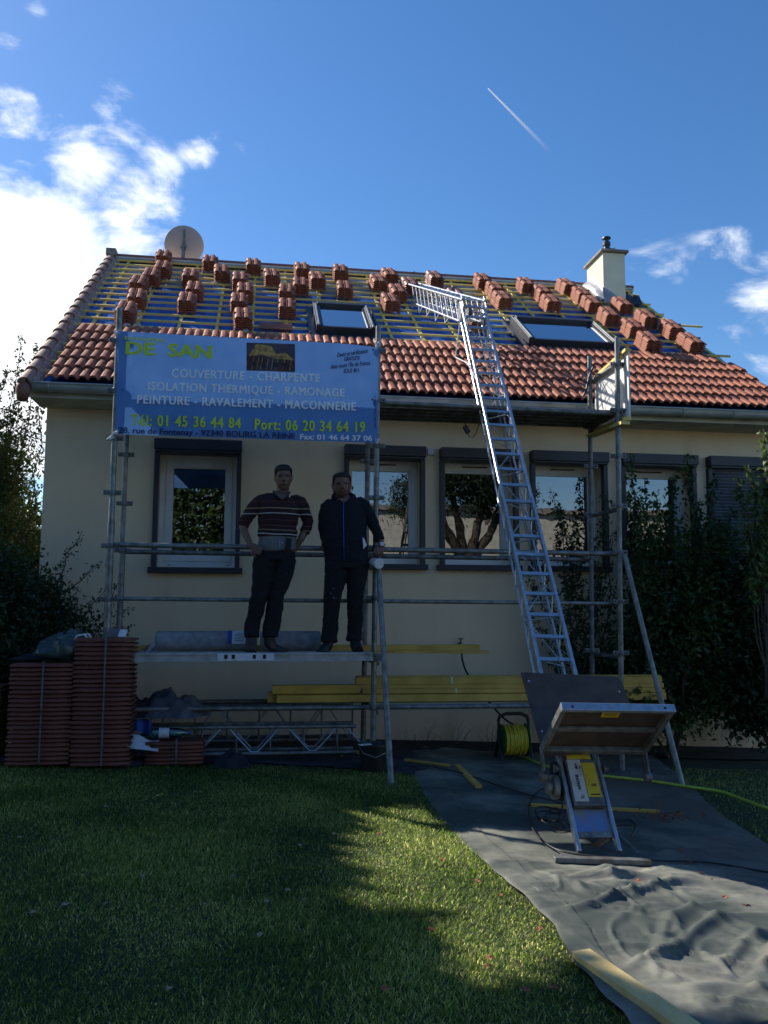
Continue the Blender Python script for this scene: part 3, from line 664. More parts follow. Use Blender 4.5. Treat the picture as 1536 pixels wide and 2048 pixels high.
for (xa, xb) in ((1.12, 3.46), (-1.25, 1.0)):
    for i in range(2):
        ya = -1.365+i*.285; pm = MB(); pm.box(xa, xb, ya, ya+.275, 3.375, 3.395)
        for yy in (ya, ya+.13, ya+.255): pm.box(xa, xb, yy, yy+.02, 3.335, 3.375)
        for k in range(7): xx = xa+(xb-xa)*(k+.5)/7; pm.box(xx-.015, xx+.015, ya+.02, ya+.255, 3.35, 3.374)
        pm.build('deck_plank', mt['galv_dark'], sc)
def brace(tp, ft, f):
    MB().tube(tp, ft, .024, 12).tube((Vector(tp)*.42+Vector(ft)*.58), ft, .026, 12).build('brace', mt['galv'], sc, smooth=True)
brace((1.085, -1.50, 1.93), (1.108, -2.15, gz(1.1)), 'm'); brace((3.44, -1.50, 1.97), (3.64, -2.105, gz(3.64)), 'r')
MB().box(1.06, 1.13, -2.20, -2.11, gz(1.1)-.01, gz(1.1)+.012).build('brace_foot', mt['galv_dark'], sc)
mt['aluplank'] = M_('weathered_aluminium', (.48, .49, .49), .55, .3, (.26, .27, .27), 9, .25, 60, c_pos=(.3, .6))
pk = MB().box(-1.30, 1.02, -1.665, -1.40, 1.062, 1.072).box(-1.30, 1.02, -1.665, -1.655, 1.0, 1.062).box(-1.3, 1.02, -1.41, -1.40, 1.0, 1.062).box(-1.3, 1.02, -1.675, -1.665, 1.055, 1.068).box(-1.3, 1.02, -1.675, -1.665, 1.0, 1.01)
pk.build('front_plank', mt['aluplank'], sc)
MB().box(1.02, 1.06, -1.60, -1.38, .99, 1.04).box(1.02, 1.12, -1.5, -1.47, .985, 1.045).build('plank_hook', mt['galv_dark'], sc)
MB().box(-1.28, 1.04, -1.35, -.80, 1.02, 1.05).build('rear_plank', mt['timber'], sc)
p0 = onY(435, 1306, -1.668); p1 = onY(548, 1318, -1.668)
stk = MB().box(p0.x, p1.x, -1.679, -1.6755, p1.z-.012, p0.z-.004).build('inspection_sticker', mt['paper'], sc)
for a in (.12, .25, .62, .80): MB().box(p0.x+(p1.x-p0.x)*a, p0.x+(p1.x-p0.x)*(a+.06), -1.6805, -1.6795, p1.z+.002, p0.z-.014).build('sticker_mark', mt['ink'], stk)
PLZ = 1.072

# white closure board at the right end of the high deck
wb_ = thing('closure_board', 'white board with yellow wooden edges strapped inside the right end of the scaffold', 'board', (3.52, -1.1, 3.35))
mt['whb'] = M_('white_board', (.80, .79, .74), .6, 0, (.70, .69, .64), 5)
fr_ = [(-.745, 3.86), (-1.57, 3.93), (-1.56, 3.29), (-.72, 3.33)]
MB().add([(3.50, y, z) for y, z in fr_]+[(3.515, y, z) for y, z in fr_], [(0, 1, 2, 3), (7, 6, 5, 4), (0, 4, 5, 1), (1, 5, 6, 2), (2, 6, 7, 3), (3, 7, 4, 0)]).build('panel', mt['whb'], wb_)
MB().beam((3.485, -.74, 3.875), (3.485, -1.58, 3.945), .035, .03).build('edge_batten', mt['batten'], wb_)
MB().beam((3.485, -.70, 3.31), (3.485, -1.58, 3.27), .05, .04).beam((3.45, -.70, 3.27), (3.45, -1.58, 3.225), .09, .03).build('edge_batten', mt['batten'], wb_)
rp = thing('black_strap', 'short black strap hanging on the inner right scaffold post', 'strap', (3.40, -.78, 3.8))
p = onY(1183, 738, -.80)
MB().path([(p.x+.02, -.80, p.z+.02), (p.x-.03, -.81, p.z-.08), (p.x-.06, -.80, p.z-.22), (p.x-.10, -.81, p.z-.30)], .012, 6).build('webbing', mt['blackp'], rp, smooth=True)
# ratchet strap hanging under the deck
rs = thing('ratchet_strap', 'brown ratchet strap hanging in a loop from the high deck', 'strap', tuple(onY(940, 850, -1.2)))
pts = [onY(*q, -1.2) for q in ((960, 838), (958, 850), (952, 866), (945, 875), (939, 874), (935, 865), (931, 852), (931, 842))]
rb = MB()
for a, b in zip(pts, pts[1:]): rb.beam(a, b, .004, .026, (0, 1, .2))
rb.build('webbing', mt['web'], rs)
p = onY(933, 859, -1.21); MB().obox(p, (.02, 0, -.035), (0, .02, 0), (.018, 0, .01)).tube(p+Vector((-.03, 0, .03)), p+Vector((.02, 0, -.04)), .01).build('ratchet', mt['blackp'], rs, bevel=.004)

# ------------------------------------------------------------------ banner
BY = -1.487
BQ = [onY(235, 662, BY), onY(757, 691, BY), onY(755, 886, BY), onY(231, 868, BY)]
ban = thing('banner', 'translucent blue roofing company banner with yellow and white lettering on the scaffold', 'banner', tuple((BQ[2]+BQ[3])/2))
def bw(x, z):   # small waves of the sheet
    return .010*noise.noise(Vector((x*1.3, z*2.6, 5)))+.004*noise.noise(Vector((x*5, z*9, 1)))
def bpt(u, v):
    t = BQ[0].lerp(BQ[1], u); b = BQ[3].lerp(BQ[2], u); p = b.lerp(t, v)
    sag = .018*sin(pi*u)*(1 if v > .5 else -0)*0
    if u > .8 and v > .85: p.z -= .02*((u-.8)/.2)**2*(v-.85)/.15
    return Vector((p.x, BY+bw(p.x, p.z), p.z))
def banm(nt, N, L, b):
    t = N.new('ShaderNodeTexCoord'); n = N.new('ShaderNodeTexNoise'); n.inputs['Scale'].default_value = 3; n.inputs['Detail'].default_value = 6; L.new(t.outputs['Object'], n.inputs['Vector'])
    cr = N.new('ShaderNodeValToRGB'); L.new(n.outputs[0], cr.inputs[0]); e = cr.color_ramp.elements
    e[0].color = (.09, .23, .56, 1); e[1].color = (.12, .28, .63, 1); e[0].position = .35; e[1].position = .65
    L.new(cr.outputs[0], b.inputs['Base Color']); b.inputs['Roughness'].default_value = .5
    ms = N.new('ShaderNodeMixShader'); ms.inputs[0].default_value = .19; tr_ = N.new('ShaderNodeBsdfTranslucent'); L.new(cr.outputs[0], tr_.inputs[0])
    L.new(b.outputs[0], ms.inputs[1]); L.new(tr_.outputs[0], ms.inputs[2]); tp = N.new('ShaderNodeBsdfTransparent'); tp.inputs[0].default_value = (.75, .85, 1, 1); m3 = N.new('ShaderNodeMixShader'); m3.inputs[0].default_value = .015; L.new(ms.outputs[0], m3.inputs[1]); L.new(tp.outputs[0], m3.inputs[2]); L.new(m3.outputs[0], N['Material Output'].inputs[0])
mt['ban'] = stud('banner_sheet', banm)
gridmesh(bpt, 120, 50).build('sheet', mt['ban'], ban, smooth='all')
mt['t_y'] = M_('yellow_print', (.82, .95, .10), .5, 0, (.76, .90, .09), 5, trans=.4)
mt['t_w'] = M_('white_print', (.96, .97, .98), .4, 0, (.90, .92, .95), 3, trans=.15)
mt['t_n'] = M_('navy_print', (.012, .022, .13), .5, 0, (.012, .02, .12), 5, trans=.25)
def text_mesh(body, bold=.02, shear=0, spacing=1.0):
    cu = bpy.data.curves.new('txt', 'FONT'); cu.body = body; cu.size = 1; cu.shear = shear; cu.space_character = spacing; cu.resolution_u = 3
    me = evaluated_mesh(bpy.data.objects.new('txt', cu)); bpy.data.curves.remove(cu)
    # bold strokes: slightly shifted layers, each a fraction of a millimetre in front of the last
    V0 = [v.co.copy() for v in me.vertices]; F0 = [tuple(p.vertices) for p in me.polygons]; V, Fs = [], []
    sh = [(0, 0), (1, 0), (-1, 0), (0, 1), (0, -1), (.7, .7), (-.7, -.7), (.7, -.7), (-.7, .7)] if bold > .012 else [(0, 0), (1, 0)]
    for k, (a, b) in enumerate(sh):
        n0 = len(V); V += [(v.x+a*bold*1.3, v.y+b*bold*.8, k) for v in V0]; Fs += [tuple(n0+i for i in f) for f in F0]
    m2 = bpy.data.meshes.new('text'); m2.from_pydata(V, [], Fs); bpy.data.meshes.remove(me); me = m2
    return me
def text_on(body, a, b, cap, mtl, parent, surf, name='text_line', bold=.02, shear=0, lift=.009, spacing=1.0):
    """a, b: world ends of the baseline; cap: capital height in metres; surf(x,z)->y of the sheet"""
    me = text_mesh(body, bold, shear, spacing); co = np.array([v.co[:] for v in me.vertices])
    x0, x1 = co[:, 0].min(), co[:, 0].max(); wv = (b-a)
    nv = []
    for c in co:
        u = (c[0]-x0)/(x1-x0); p = a+wv*u; z = p.z+c[1]/.70*cap; nv.append((p.x, z, c[2]))
    for i, v in enumerate(me.vertices): v.co = (nv[i][0], surf(nv[i][0], nv[i][1])-lift-nv[i][2]*.0004, nv[i][1])
    me.materials.append(mtl); o = bpy.data.objects.new(name, me); COL.objects.link(o); o.parent = parent; o.matrix_parent_inverse = Matrix.Translation(parent.location).inverted(); me.name = name
    return o
bsurf = lambda x, z: BY+bw(x, z)
MPP = 7.75/F
def bl(body, p, q, caph, m, **k): text_on(body, onY(*p, BY), onY(*q, BY), caph*MPP, mt[m], ban, bsurf, **k)
bl('ENTREPRISE', (250, 680), (331, 685.5), 6.5, 't_y', bold=.02)
bl('DE', (251, 708), (311, 711), 24.5, 't_y', bold=.03); bl('SAN', (335, 713), (424, 717.5), 26, 't_y', bold=.03)
bl('COUVERTURE - CHARPENTE', (342.6, 755), (640, 765), 17, 't_w', bold=.03, spacing=1.14)
bl('ISOLATION THERMIQUE - RAMONAGE', (295.7, 780.5), (689, 793.5), 16.5, 't_w', bold=.03, spacing=1.14)
bl('PEINTURE - RAVALEMENT - MACONNERIE', (274, 807), (711.7, 821), 16.5, 't_w', bold=.03, spacing=1.14)
bl('Tél: 01 45 36 44 84', (261.7, 850.5), (482, 857), 21, 't_y', bold=.03, spacing=1.16)
bl('Port: 06 20 34 64 19', (509, 859), (730, 864.5), 21, 't_y', bold=.03, spacing=1.16)
bl('28. rue de Fontenay - 92340 BOURG LA REINE', (237, 865.8), (590, 877.5), 11.5, 't_n', bold=.018)
bl('Fax: 01 46 64 37 06', (600, 878.6), (744, 882), 10.5, 't_w', bold=.02)
bl('Devis et vérification', (673.5, 715), (736, 706), 9, 't_n', bold=.02, shear=.2)
bl('GRATUITS', (688, 722.5), (719.5, 720), 8, 't_n', bold=.03, shear=.2)
bl("dans toute l'Ile de France", (661, 738), (740, 730), 9, 't_n', bold=.02, shear=.2)
bl('SOUS 48 h', (687, 747), (718.4, 744.5), 9, 't_n', bold=.02, shear=.1)
# tiny upright print at the right hem
me = text_mesh('Swt 500-7 54.64.66.00219 1', .01); co = np.array([v.co[:] for v in me.vertices]); a = onY(752, 855, BY); b = onY(752, 788, BY)
for i, v in enumerate(me.vertices):
    u = (co[i, 0]-co[:, 0].min())/np.ptp(co[:, 0]); p = a.lerp(b, u); xx = p.x-co[i, 1]*.03; v.co = (xx, bsurf(xx, p.z)-.005-co[i, 2]*.0004, p.z)
me.materials.append(mt['t_n']); o = bpy.data.objects.new('text_line', me); COL.objects.link(o); o.parent = ban; o.matrix_parent_inverse = Matrix.Translation(ban.location).inverted()
# printed picture: a timber roof frame on a brick house
pa, pb, pc_, pd_ = onY(493, 685, BY), onY(590, 688.5, BY), onY(590, 744.5, BY), onY(493, 741, BY)
def pq(u, v, l=.003): t = pa.lerp(pb, u); b = pd_.lerp(pc_, u); p = b.lerp(t, v); return Vector((p.x, bsurf(p.x, p.z)-l, p.z))
mt['p_bg'] = M_('print_dusk', (.10, .07, .10), .5, 0, (.05, .035, .05), 5, trans=.3); mt['p_wall'] = M_('print_brick', (.14, .035, .03), .5, 0, (.05, .018, .02), 25, trans=.3)
mt['p_wood'] = M_('print_wood', (.85, .55, .15), .5, 0, (.35, .16, .06), 28, trans=.3)
pic = gridmesh(lambda u, v: pq(u, v), 12, 8).build('printed_picture', mt['p_bg'], ban)
def poly(pts, l, m, nm): MB().add([pq(u, v, l) for u, v in pts], [tuple(range(len(pts)))]).build(nm, mt[m], pic)
poly([(0, .02), (1, .02), (1, .42), (.0, .55)], .0045, 'p_wall', 'printed_walls')
poly([(.04, .5), (.2, .96), (.5, .9), (.62, .62), (.8, .68), (.98, .42), (.6, .45), (.3, .58)], .0055, 'p_wood', 'printed_roof_frame')
pl_ = MB()
for u in (.1, .2, .28, .4, .5, .6, .74, .88): 
    pl_.add([pq(u, .05, .006), pq(u+.012, .05, .006), pq(u+.06, .5, .006), pq(u+.048, .5, .006)], [(0, 1, 2, 3)])
pl_.build('printed_props', mt['p_wood'], pic)
dkp = MB()
for u, v in ((.12, .15), (.3, .12), (.55, .14), (.75, .15)): dkp.add([pq(u, v, .0065), pq(u+.09, v, .0065), pq(u+.09, v+.16, .0065), pq(u, v+.16, .0065)], [(0, 1, 2, 3)])
dkp.build('printed_openings', mt['ink'], pic)
for (q, lab) in (((236, 664), 'top left'), ((232, 866), 'lower left'), ((756, 690), 'top right'), ((752, 884), 'lower right')):
    p = onY(*q, BY+.02); k = MB()
    for i in range(4): k.path([p+Vector((random.uniform(-.03, .03), random.uniform(-.06, .02), random.uniform(-.03, .03))) for _ in range(4)]+([p+Vector((-.06+random.uniform(-.02, .02), -.05, -.07))] if 'lower left' == lab else []), .006, 5)
    k.build('tie_cord', mt['paper'], ban, smooth=True)

# ------------------------------------------------------------------ inclined hoist
HB = Vector((2.05, -4.13, .045)); HT = onY(945, 608, -.45)
el = (HT-HB); HL = el.length; el.normalize(); ex = Vector((1, 0, 0)); ex = (ex-el*ex.dot(el)).normalized(); en = ex.cross(el)
if en.y > 0: en = -en
def H(x, l, n=0): return HB+ex*x+el*l+en*n
ho = thing('roof_hoist', 'aluminium inclined roof hoist with ladder track, tilted load tray and motor base', 'hoist', tuple(HB))
for s_ in (-.125, .125):
    MB().beam(H(s_, -.03), H(s_, 2.98), .024, .050, en).build('rail', mt['alu'], ho, bevel=.006)
    MB().tube(H(s_, 2.96, .005), H(s_, HL, .005), .0155, 12).tube(H(s_*.93, 2.96, -.02), H(s_*.93, HL, -.03), .010, 8).build('rail', mt['alu'], ho, smooth=True)
    MB().tube(H(s_*.9, 1.3, -.15), H(s_*.9, HL-.15, -.15), .009, 8).build('rear_chord', mt['alu'], ho, smooth=True)
k = 0; l = 1.15
while l < HL-.05:
    MB().beam(H(-.115, l), H(.115, l), .030, .014, en).build('rung', mt['alu'], ho); l += .198; k += 1
MB().beam(H(-.13, 2.93), H(.13, 2.93), .03, .02, en).build('joint_bar', mt['alu'], ho)
zz = MB(); l = 1.35; sgn = 1; pts = []
while l < HL-.35:
    zz.path([H(-.11*sgn, l, -.02), H(.11*sgn, l+.04, -.14), H(.11*sgn, l+.08, -.15), H(-.1*sgn, l+.34, -.06)], .0065, 6); l += .395; sgn = -sgn
zz.build('lattice', mt['alu'], ho, smooth=True)
side = MB(); side2 = MB(); l = 1.4
while l < HL-.3:
    for s_ in (-.118, .118): (side if s_ < 0 else side2).tube(H(s_, l, -.02), H(s_, l+.15, -.15), .004, 5).tube(H(s_, l+.15, -.15), H(s_, l+.3, -.02), .004, 5)
    l += .3
side.build('side_lattice', mt['alu'], ho, smooth=True); side2.build('side_lattice', mt['alu'], ho, smooth=True)
# upper track over the roof
th = radians(23.6); eu = Vector((-.01, cos(th), sin(th))); nu_ = Vector((0, -sin(th), cos(th)))
LU = (onX(812, 556, HT.x-.13)-H(-.13, HL)).length*1.09
def U(x, l, n=0): return HT+Vector((x, 0, 0))+eu*l+nu_*n
for s_ in (-.125, .125):
    MB().tube(U(s_, -.05, .04), U(s_, LU, .04), .016, 12).build('upper_rail', mt['alu'], ho, smooth=True)
    MB().tube(U(s_, .02, -.19), U(s_, LU*.72, -.19), .014, 12).build('upper_chord', mt['alu'], ho, smooth=True)
up_ = MB(); n = 11
for i in range(n):
    a, b = LU*.72*i/n+.05, LU*.72*(i+1)/n+.05
    for s_ in (-.125, .125): up_.tube(U(s_, a, -.19), U(s_, b, .04), .006, 6).tube(U(s_, a, .04), U(s_, b, -.19), .006, 6)
    up_.tube(U(-.125, a, .04), U(.125, b, .04), .006, 6).tube(U(.125, a, -.19), U(-.125, b, -.19), .006, 6)
    if i % 2 == 0: up_.beam(U(-.12, a, .04), U(.12, a, .04), .02, .01)
up_.build('upper_lattice', mt['alu'], ho, smooth=True)
for s_ in (-.125, .125): MB().obox(U(s_, .0, -.06), (.006, 0, 0), el*.11, en*.11).build('hinge_plate', mt['alu'], ho, bevel=.004)
for l_, n_, s_ in ((LU*.93, .03, -.11), (LU*.93, .03, -.13), (LU*.70, -.19, -.11), (LU*.70, -.19, .10)):
    a = U(s_, l_, n_); zr = 3.64+(a.y+.6)*K-.01
    if a.z > zr: MB().beam(a, (a.x, a.y, zr), .03, .012, (0, 1, 0)).build('support_leg', mt['alu'], ho)
pu = MB(); pu.lathe(U(-.02, .12, -.10), (1, 0, 0), [(.06, 0), (.05, .01), (.05, .03), (.06, .04)], 18); pu.lathe(U(-.02, LU-.05, .03), (1, 0, 0), [(.045, 0), (.035, .01), (.035, .03), (.045, .04)], 18)
pu.build('pulley', mt['galv_dark'], ho, smooth=30)
MB().tube(H(.03, .4, .02), H(.02, HL-.05, -.05), .003, 5).tube(H(.05, .4, -.09), H(.03, HL-.05, -.08), .003, 5).build('cable', mt['galv_dark'], ho)
cb = MB(); cb.path([U(-.12, .0, -.2), U(-.19, -.1, -.5)+Vector((0, -.1, -.1)), H(-.14, HL-1.1, .0)+Vector((-.05, 0, 0)), H(-.12, HL-1.45, 0)], .006, 6)
for i in range(5):
    a = .5+i*.55; cb.path([U(-.13, a, -.18), U(-.14, a+.15, -.27-.02*(i % 2)), U(-.13, a+.3, -.18)], .006, 6)
cb.build('power_lead', mt['paper'], ho, smooth=True)
# load tray
bdx0, bdx1 = -.285, .405
brd = MB(); bp_ = [(bdx0-.01, 1.17), (bdx1-.02, 1.15), (bdx1+.0, 1.10), (bdx1+.03, .60), (bdx0+.03, .55)]
brd.add([H(x, l, .095) for x, l in bp_]+[H(x, l, .080) for x, l in bp_], [(0, 1, 2, 3, 4), (9, 8, 7, 6, 5)]+[(i, 5+i, 5+(i+1) % 5, (i+1) % 5) for i in range(5)])
bo_ = brd.build('back_board', mt['ply'], ho)
for x, l in ((bdx0+.03, 1.10), (bdx1-.04, 1.03), (bdx0+.05, .72), (.1, .9)): MB().lathe(H(x, l, .095), en, [(.009, 0), (.007, .004), (.0, .005)], 8).build('screw', mt['alu'], bo_)
fl = MB(); fx0, fx1 = -.255, .42
fl.obox(H((fx0+fx1)/2, .612, .33), ex*((fx1-fx0)/2-.002), en*.25, el*.008); flo = fl.build('tray_floor', mt['ply'], ho)
FB = [((fx0, .08), (fx0, .60)), ((fx1, .08), (fx1, .60))]
for (a, b) in FB: MB().beam(H(a[0], .590, a[1]), H(b[0], .590, b[1]), .032, .045, el).build('tray_side', mt['alu' if 0 else 'galv'], ho, bevel=.003)
MB().beam(H(fx0-.017, .588, .598), H(fx1+.017, .588, .598), .028, .05, el).build('tray_front_bar', mt['alu'], ho, bevel=.003)
MB().beam(H(fx0+.017, .586, .10), H(fx1-.017, .586, .10), .045, .034, el).build('tray_beam', mt['galv'], ho, bevel=.003)
MB().beam(H(fx0+.017, .592, .35), H(fx1-.017, .592, .35), .04, .020, el).build('tray_beam', mt['galv'], ho, bevel=.003)
for x in (fx0+.05, fx1-.05): MB().lathe(H(x, .585, .613), en, [(.008, 0), (.008, .002)], 10).build('bolt_hole', mt['ink'], ho)
st2 = MB().obox(H(.07, .6025, .50), ex*.055, en*.03, el*.0012).build('warning_label', mt['yel'], flo)
for j in range(3): MB().obox(H(.07, .6010, .49+j*.012), ex*.04, en*.002, el*.0005).build('print_line', mt['ink'], st2)
for x in (fx0-.005, fx1+.005):
    MB().beam(H(x, .60, .09), H(x, .46, .05), .01, .05, en).lathe(H(x-.02, .44, .03), ex, [(.03, 0), (.03, .04)], 14).build('tray_bracket', mt['galv_dark'], ho)
for x in (-.16, .16): MB().lathe(H(x-.015, .50, .02), ex, [(.028, 0), (.022, .008), (.022, .022), (.028, .03)], 14).build('guide_wheel', mt['galv_dark'], ho, smooth=30)
# motor base
mb_ = MB().obox(H(0, .40, .01), ex*.10, el*.155, en*.03).build('motor_cover', mt['galv_dark'], ho, bevel=.006)
def panel(x0, x1, l0, l1, n, m, nm, par): return MB().obox(H((x0+x1)/2, (l0+l1)/2, n), ex*(x1-x0)/2, el*(l1-l0)/2, en*.0015).build(nm, mt[m], par)
pw = panel(-.092, -.005, .27, .55, .043, 'whitel', 'white_label', mb_); py_ = panel(-.001, .085, .30, .53, .043, 'yel', 'yellow_label', mb_); panel(-.09, .07, .553, .60, .045, 'yel', 'yellow_label', mb_)
def label_text(body, x, l, size, parent, vert=True, bold=.03):
    me = text_mesh(body, bold)
    for v in me.vertices:
        a, b = v.co.x*size, v.co.y*size
        v.co = H(x-b, l+a, .0455+v.co.z*.0003) if vert else H(x+a, l+b, .0455+v.co.z*.0003)
    me.materials.append(mt['ink']); o = bpy.data.objects.new('lettering', me); COL.objects.link(o); o.parent = parent; o.matrix_parent_inverse = Matrix.Identity(4)
label_text('APACHE', -.040, .345, .027, pw); label_text('TM', -.010, .485, .016, pw); label_text('Bl.4', -.032, .485, .024, pw); label_text('CE', .035, .37, .022, py_, False)
me_ = MB().obox(H(.045, .315, .0455), ex*.03, el*.004, en*.0004).build('print_line', mt['ink'], py_)
MB().add([H(-.055, .285, .0455), H(-.045, .29, .0455), H(-.038, .325, .0455)], [(0, 1, 2)]).add([H(-.042, .287, .0455), H(-.032, .292, .0455), H(-.030, .318, .0455)], [(0, 1, 2)]).build('arrow_mark', mt['ink'], pw)
mt['bluep'] = M_('worn_blue_steel', (.22, .30, .52), .35, .5, (.36, .30, .26), 9, c_pos=(.42, .6))
MB().obox(H(0, .165, -.01), ex*.108, el*.075, en*.004).build('foot_plate', mt['bluep'], ho)
MB().obox(H(0, .075, .0), ex*.108, el*.018, en*.012).build('cross_bar', mt['galv'], ho, bevel=.003)
for x in (-.06, .06): MB().lathe(H(x, .075, .012), en, [(.007, 0), (.007, .006)], 6).build('bolt', mt['alu'], ho)
MB().lathe(H(-.20, .40, -.03), ex, [(.03, 0), (.075, .003), (.075, .035), (.03, .04)], 24).lathe(H(-.235, .40, -.03), ex, [(.02, 0), (.045, .005), (.045, .03)], 18).build('cable_drum', mt['galv'], ho, smooth=30)
MB().lathe(H(-.17, .53, -.05), ex, [(.04, 0), (.05, .01), (.05, .12), (.04, .13)], 18).obox(H(-.14, .44, -.06), ex*.03, el*.10, en*.03).build('motor', mt['darkcloth'], ho, smooth=30)
p0, p1 = ong(1108, 1718, .035), ong(1300, 1724, .035)
MB().beam(p0, p1, .06, .03).beam(p0+Vector((.06, .06, .0)), p1+Vector((-.25, .05, .0)), .03, .02).build('foot_bar', mt['galv_dark'], ho, bevel=.004)
# ------------------------------------------------------------------ people
def remeshed(mb, name, voxel, mat, parent, smooth_it=4, wr=0):
    me = bpy.data.meshes.new(name); me.from_pydata(mb.v, [], mb.f)
    o = bpy.data.objects.new(name, me)
    r = o.modifiers.new('r', 'REMESH'); r.mode = 'VOXEL'; r.voxel_size = voxel
    s = o.modifiers.new('s', 'SMOOTH'); s.factor = .5; s.iterations = smooth_it
    m2 = evaluated_mesh(o); bpy.data.meshes.remove(me)
    if wr:
        nrm = [v.normal.copy() for v in m2.vertices]
        for v, vn in zip(m2.vertices, nrm):
            c = v.co.copy(); q = noise.noise(Vector((c.x*9+c.z*5, c.y*9, c.z*13-c.x*8)))+.6*(1-2*abs(noise.noise(Vector((c.x*14-c.z*7, c.y*12+3, c.z*20+c.x*9)))))
            v.co = c+vn*wr*q
    m2.name = name; m2.materials.clear(); m2.materials.append(mat); m2.shade_smooth()
    o = bpy.data.objects.new(name, m2); COL.objects.link(o); o.parent = parent; o.matrix_parent_inverse = Matrix.Translation(parent.location).inverted()
    return o
PY = -1.52
SCL = 897.0     # crop pixels per metre at the people
def C_(cx, cy, dy=0):
    p = onY(440+cx/4.267, 900+cy/4.267, PY); return Vector((p.x, PY+dy, p.z))
def sec(cx, cy, wpx, d=None, dy=0): return (C_(cx, cy, dy), wpx/SCL, (wpx/SCL*.8 if d is None else d))
mt['skin'] = M_('skin', (.17, .088, .06), .5, 0, (.14, .07, .047), 14, .1, 300, bdist=.001)
mt['skin2'] = M_('ruddy_skin', (.19, .085, .06), .5, 0, (.155, .065, .048), 14, .1, 300, bdist=.001)
mt['hair'] = M_('black_hair', (.012, .010, .009), .6, 0, (.006, .005, .005), 60, .5, 200)
mt['lip'] = M_('lips', (.15, .06, .05), .5); mt['eye'] = M_('eye', (.03, .025, .02), .3); mt['eyew'] = M_('eye_white', (.17, .13, .12), .4)
mt['trs'] = M_('black_trousers', (.007, .0075, .010), .95, 0, (.006, .007, .012), 8, .7, 22, bdist=.02)
mt['jkt'] = M_('navy_jacket', (.006, .007, .012), .95, 0, (.005, .006, .013), 8, .6, 20, bdist=.02)
mt['shirt'] = M_('grey_shirt', (.16, .155, .155), .9, 0, (.11, .105, .11), 9, .6, 24, bdist=.015)
mt['boot'] = M_('worn_boot', (.05, .042, .035), .75, 0, (.03, .025, .022), 20, .4, 60)
mt['shoe'] = M_('black_shoe', (.012, .012, .016), .6, 0, (.008, .008, .01), 20)
mt['lace'] = M_('boot_lace', (.22, .16, .13), .8)
mt['zip'] = M_('blue_zip', (.01, .05, .45), .5)
def sweater(nt, N, L, b):
    g = N.new('ShaderNodeNewGeometry'); sp = N.new('ShaderNodeSeparateXYZ'); L.new(g.outputs['Position'], sp.inputs[0])
    n = N.new('ShaderNodeTexNoise'); n.inputs['Scale'].default_value = 3; L.new(g.outputs['Position'], n.inputs['Vector'])
    z = N.new('ShaderNodeMath'); z.operation = 'MULTIPLY_ADD'; L.new(n.outputs[0], z.inputs[0]); z.inputs[1].default_value = .035; L.new(sp.outputs['Z'], z.inputs[2])
    prev = None
    for cy, wd, colr in ((452, .0025, (.16, .03, .03)), (508, .0035, (.38, .30, .16)), (552, .0035, (.55, .5, .5)), (608, .0025, (.14, .03, .03)), (652, .0025, (.16, .05, .05)), (688, .003, (.28, .22, .12)), (722, .004, (.5, .48, .45))):
        zc = C_(500, cy).z+.0175
        d = N.new('ShaderNodeMath'); d.operation = 'COMPARE'; L.new(z.outputs[0], d.inputs[0]); d.inputs[1].default_value = zc; d.inputs[2].default_value = wd
        m = N.new('ShaderNodeMix'); m.data_type = 'RGBA'; L.new(d.outputs[0], m.inputs[0])
        if prev is None: m.inputs[6].default_value = (.028, .007, .011, 1)
        else: L.new(prev, m.inputs[6])
        m.inputs[7].default_value = (*colr, 1); prev = m.outputs[2]
    L.new(prev, b.inputs['Base Color']); b.inputs['Roughness'].default_value = .9
    n2 = N.new('ShaderNodeTexNoise'); n2.inputs['Scale'].default_value = 18; L.new(g.outputs['Position'], n2.inputs['Vector'])
    bp = N.new('ShaderNodeBump'); bp.inputs['Strength'].default_value = .6; bp.inputs['Distance'].default_value = .02; L.new(n2.outputs[0], bp.inputs['Height']); L.new(bp.outputs[0], b.inputs['Normal'])
mt['swt'] = stud('striped_sweater', sweater)

def head(cx, top, chin, halfw, parent, skin, nm, beard=False):
    """face towards the camera (-y)"""
    h = (chin-top); m = MB()
    P = lambda fy: top+h*fy
    W = halfw
    secs = [(.03, .45, .055), (.10, .78, .078), (.22, .97, .092), (.38, 1.0, .096), (.50, .98, .094), (.62, .92, .088), (.74, .84, .080), (.85, .70, .070), (.94, .50, .056), (1.0, .30, .035)]
    L_ = [(C_(cx, P(f), -.0 - (.012 if f > .6 else 0)), W*w_/SCL, d) for f, w_, d in secs]
    m.loft(L_[::-1], 20)
    c = lambda fx, fy, dy: C_(cx+W*fx, P(fy), dy)
    # nose, brow, cheekbones, chin, eye sockets are left between the brow and the cheeks
    m.loft([(c(0, .48, -.092), .008, .008), (c(0, .56, -.103), .010, .010), (c(0, .63, -.114), .014, .012), (c(0, .665, -.106), .016, .010)], 10)
    m.ball(c(-.17, .655, -.10), .008, .009, .007); m.ball(c(.17, .655, -.10), .008, .009, .007)
    m.loft([(c(-.72, .475, -.070), .006, .008), (c(-.38, .45, -.090), .008, .009), (c(0, .475, -.094), .007, .008), (c(.38, .45, -.090), .008, .009), (c(.72, .475, -.070), .006, .008)], 8)
    for s_ in (-1, 1):
        m.ball(c(.48*s_, .60, -.066), .022, .014, .024); m.ball(c(.97*s_, .53, -.0), .010, .016, .030); m.ball(c(1.05*s_, .51, .006), .009, .012, .026)
    m.ball(c(0, .92, -.060), .022, .014, .014); m.ball(c(0, .755, -.086), .024, .012, .012); m.ball(c(0, .80, -.086), .020, .011, .009)
    return m, c
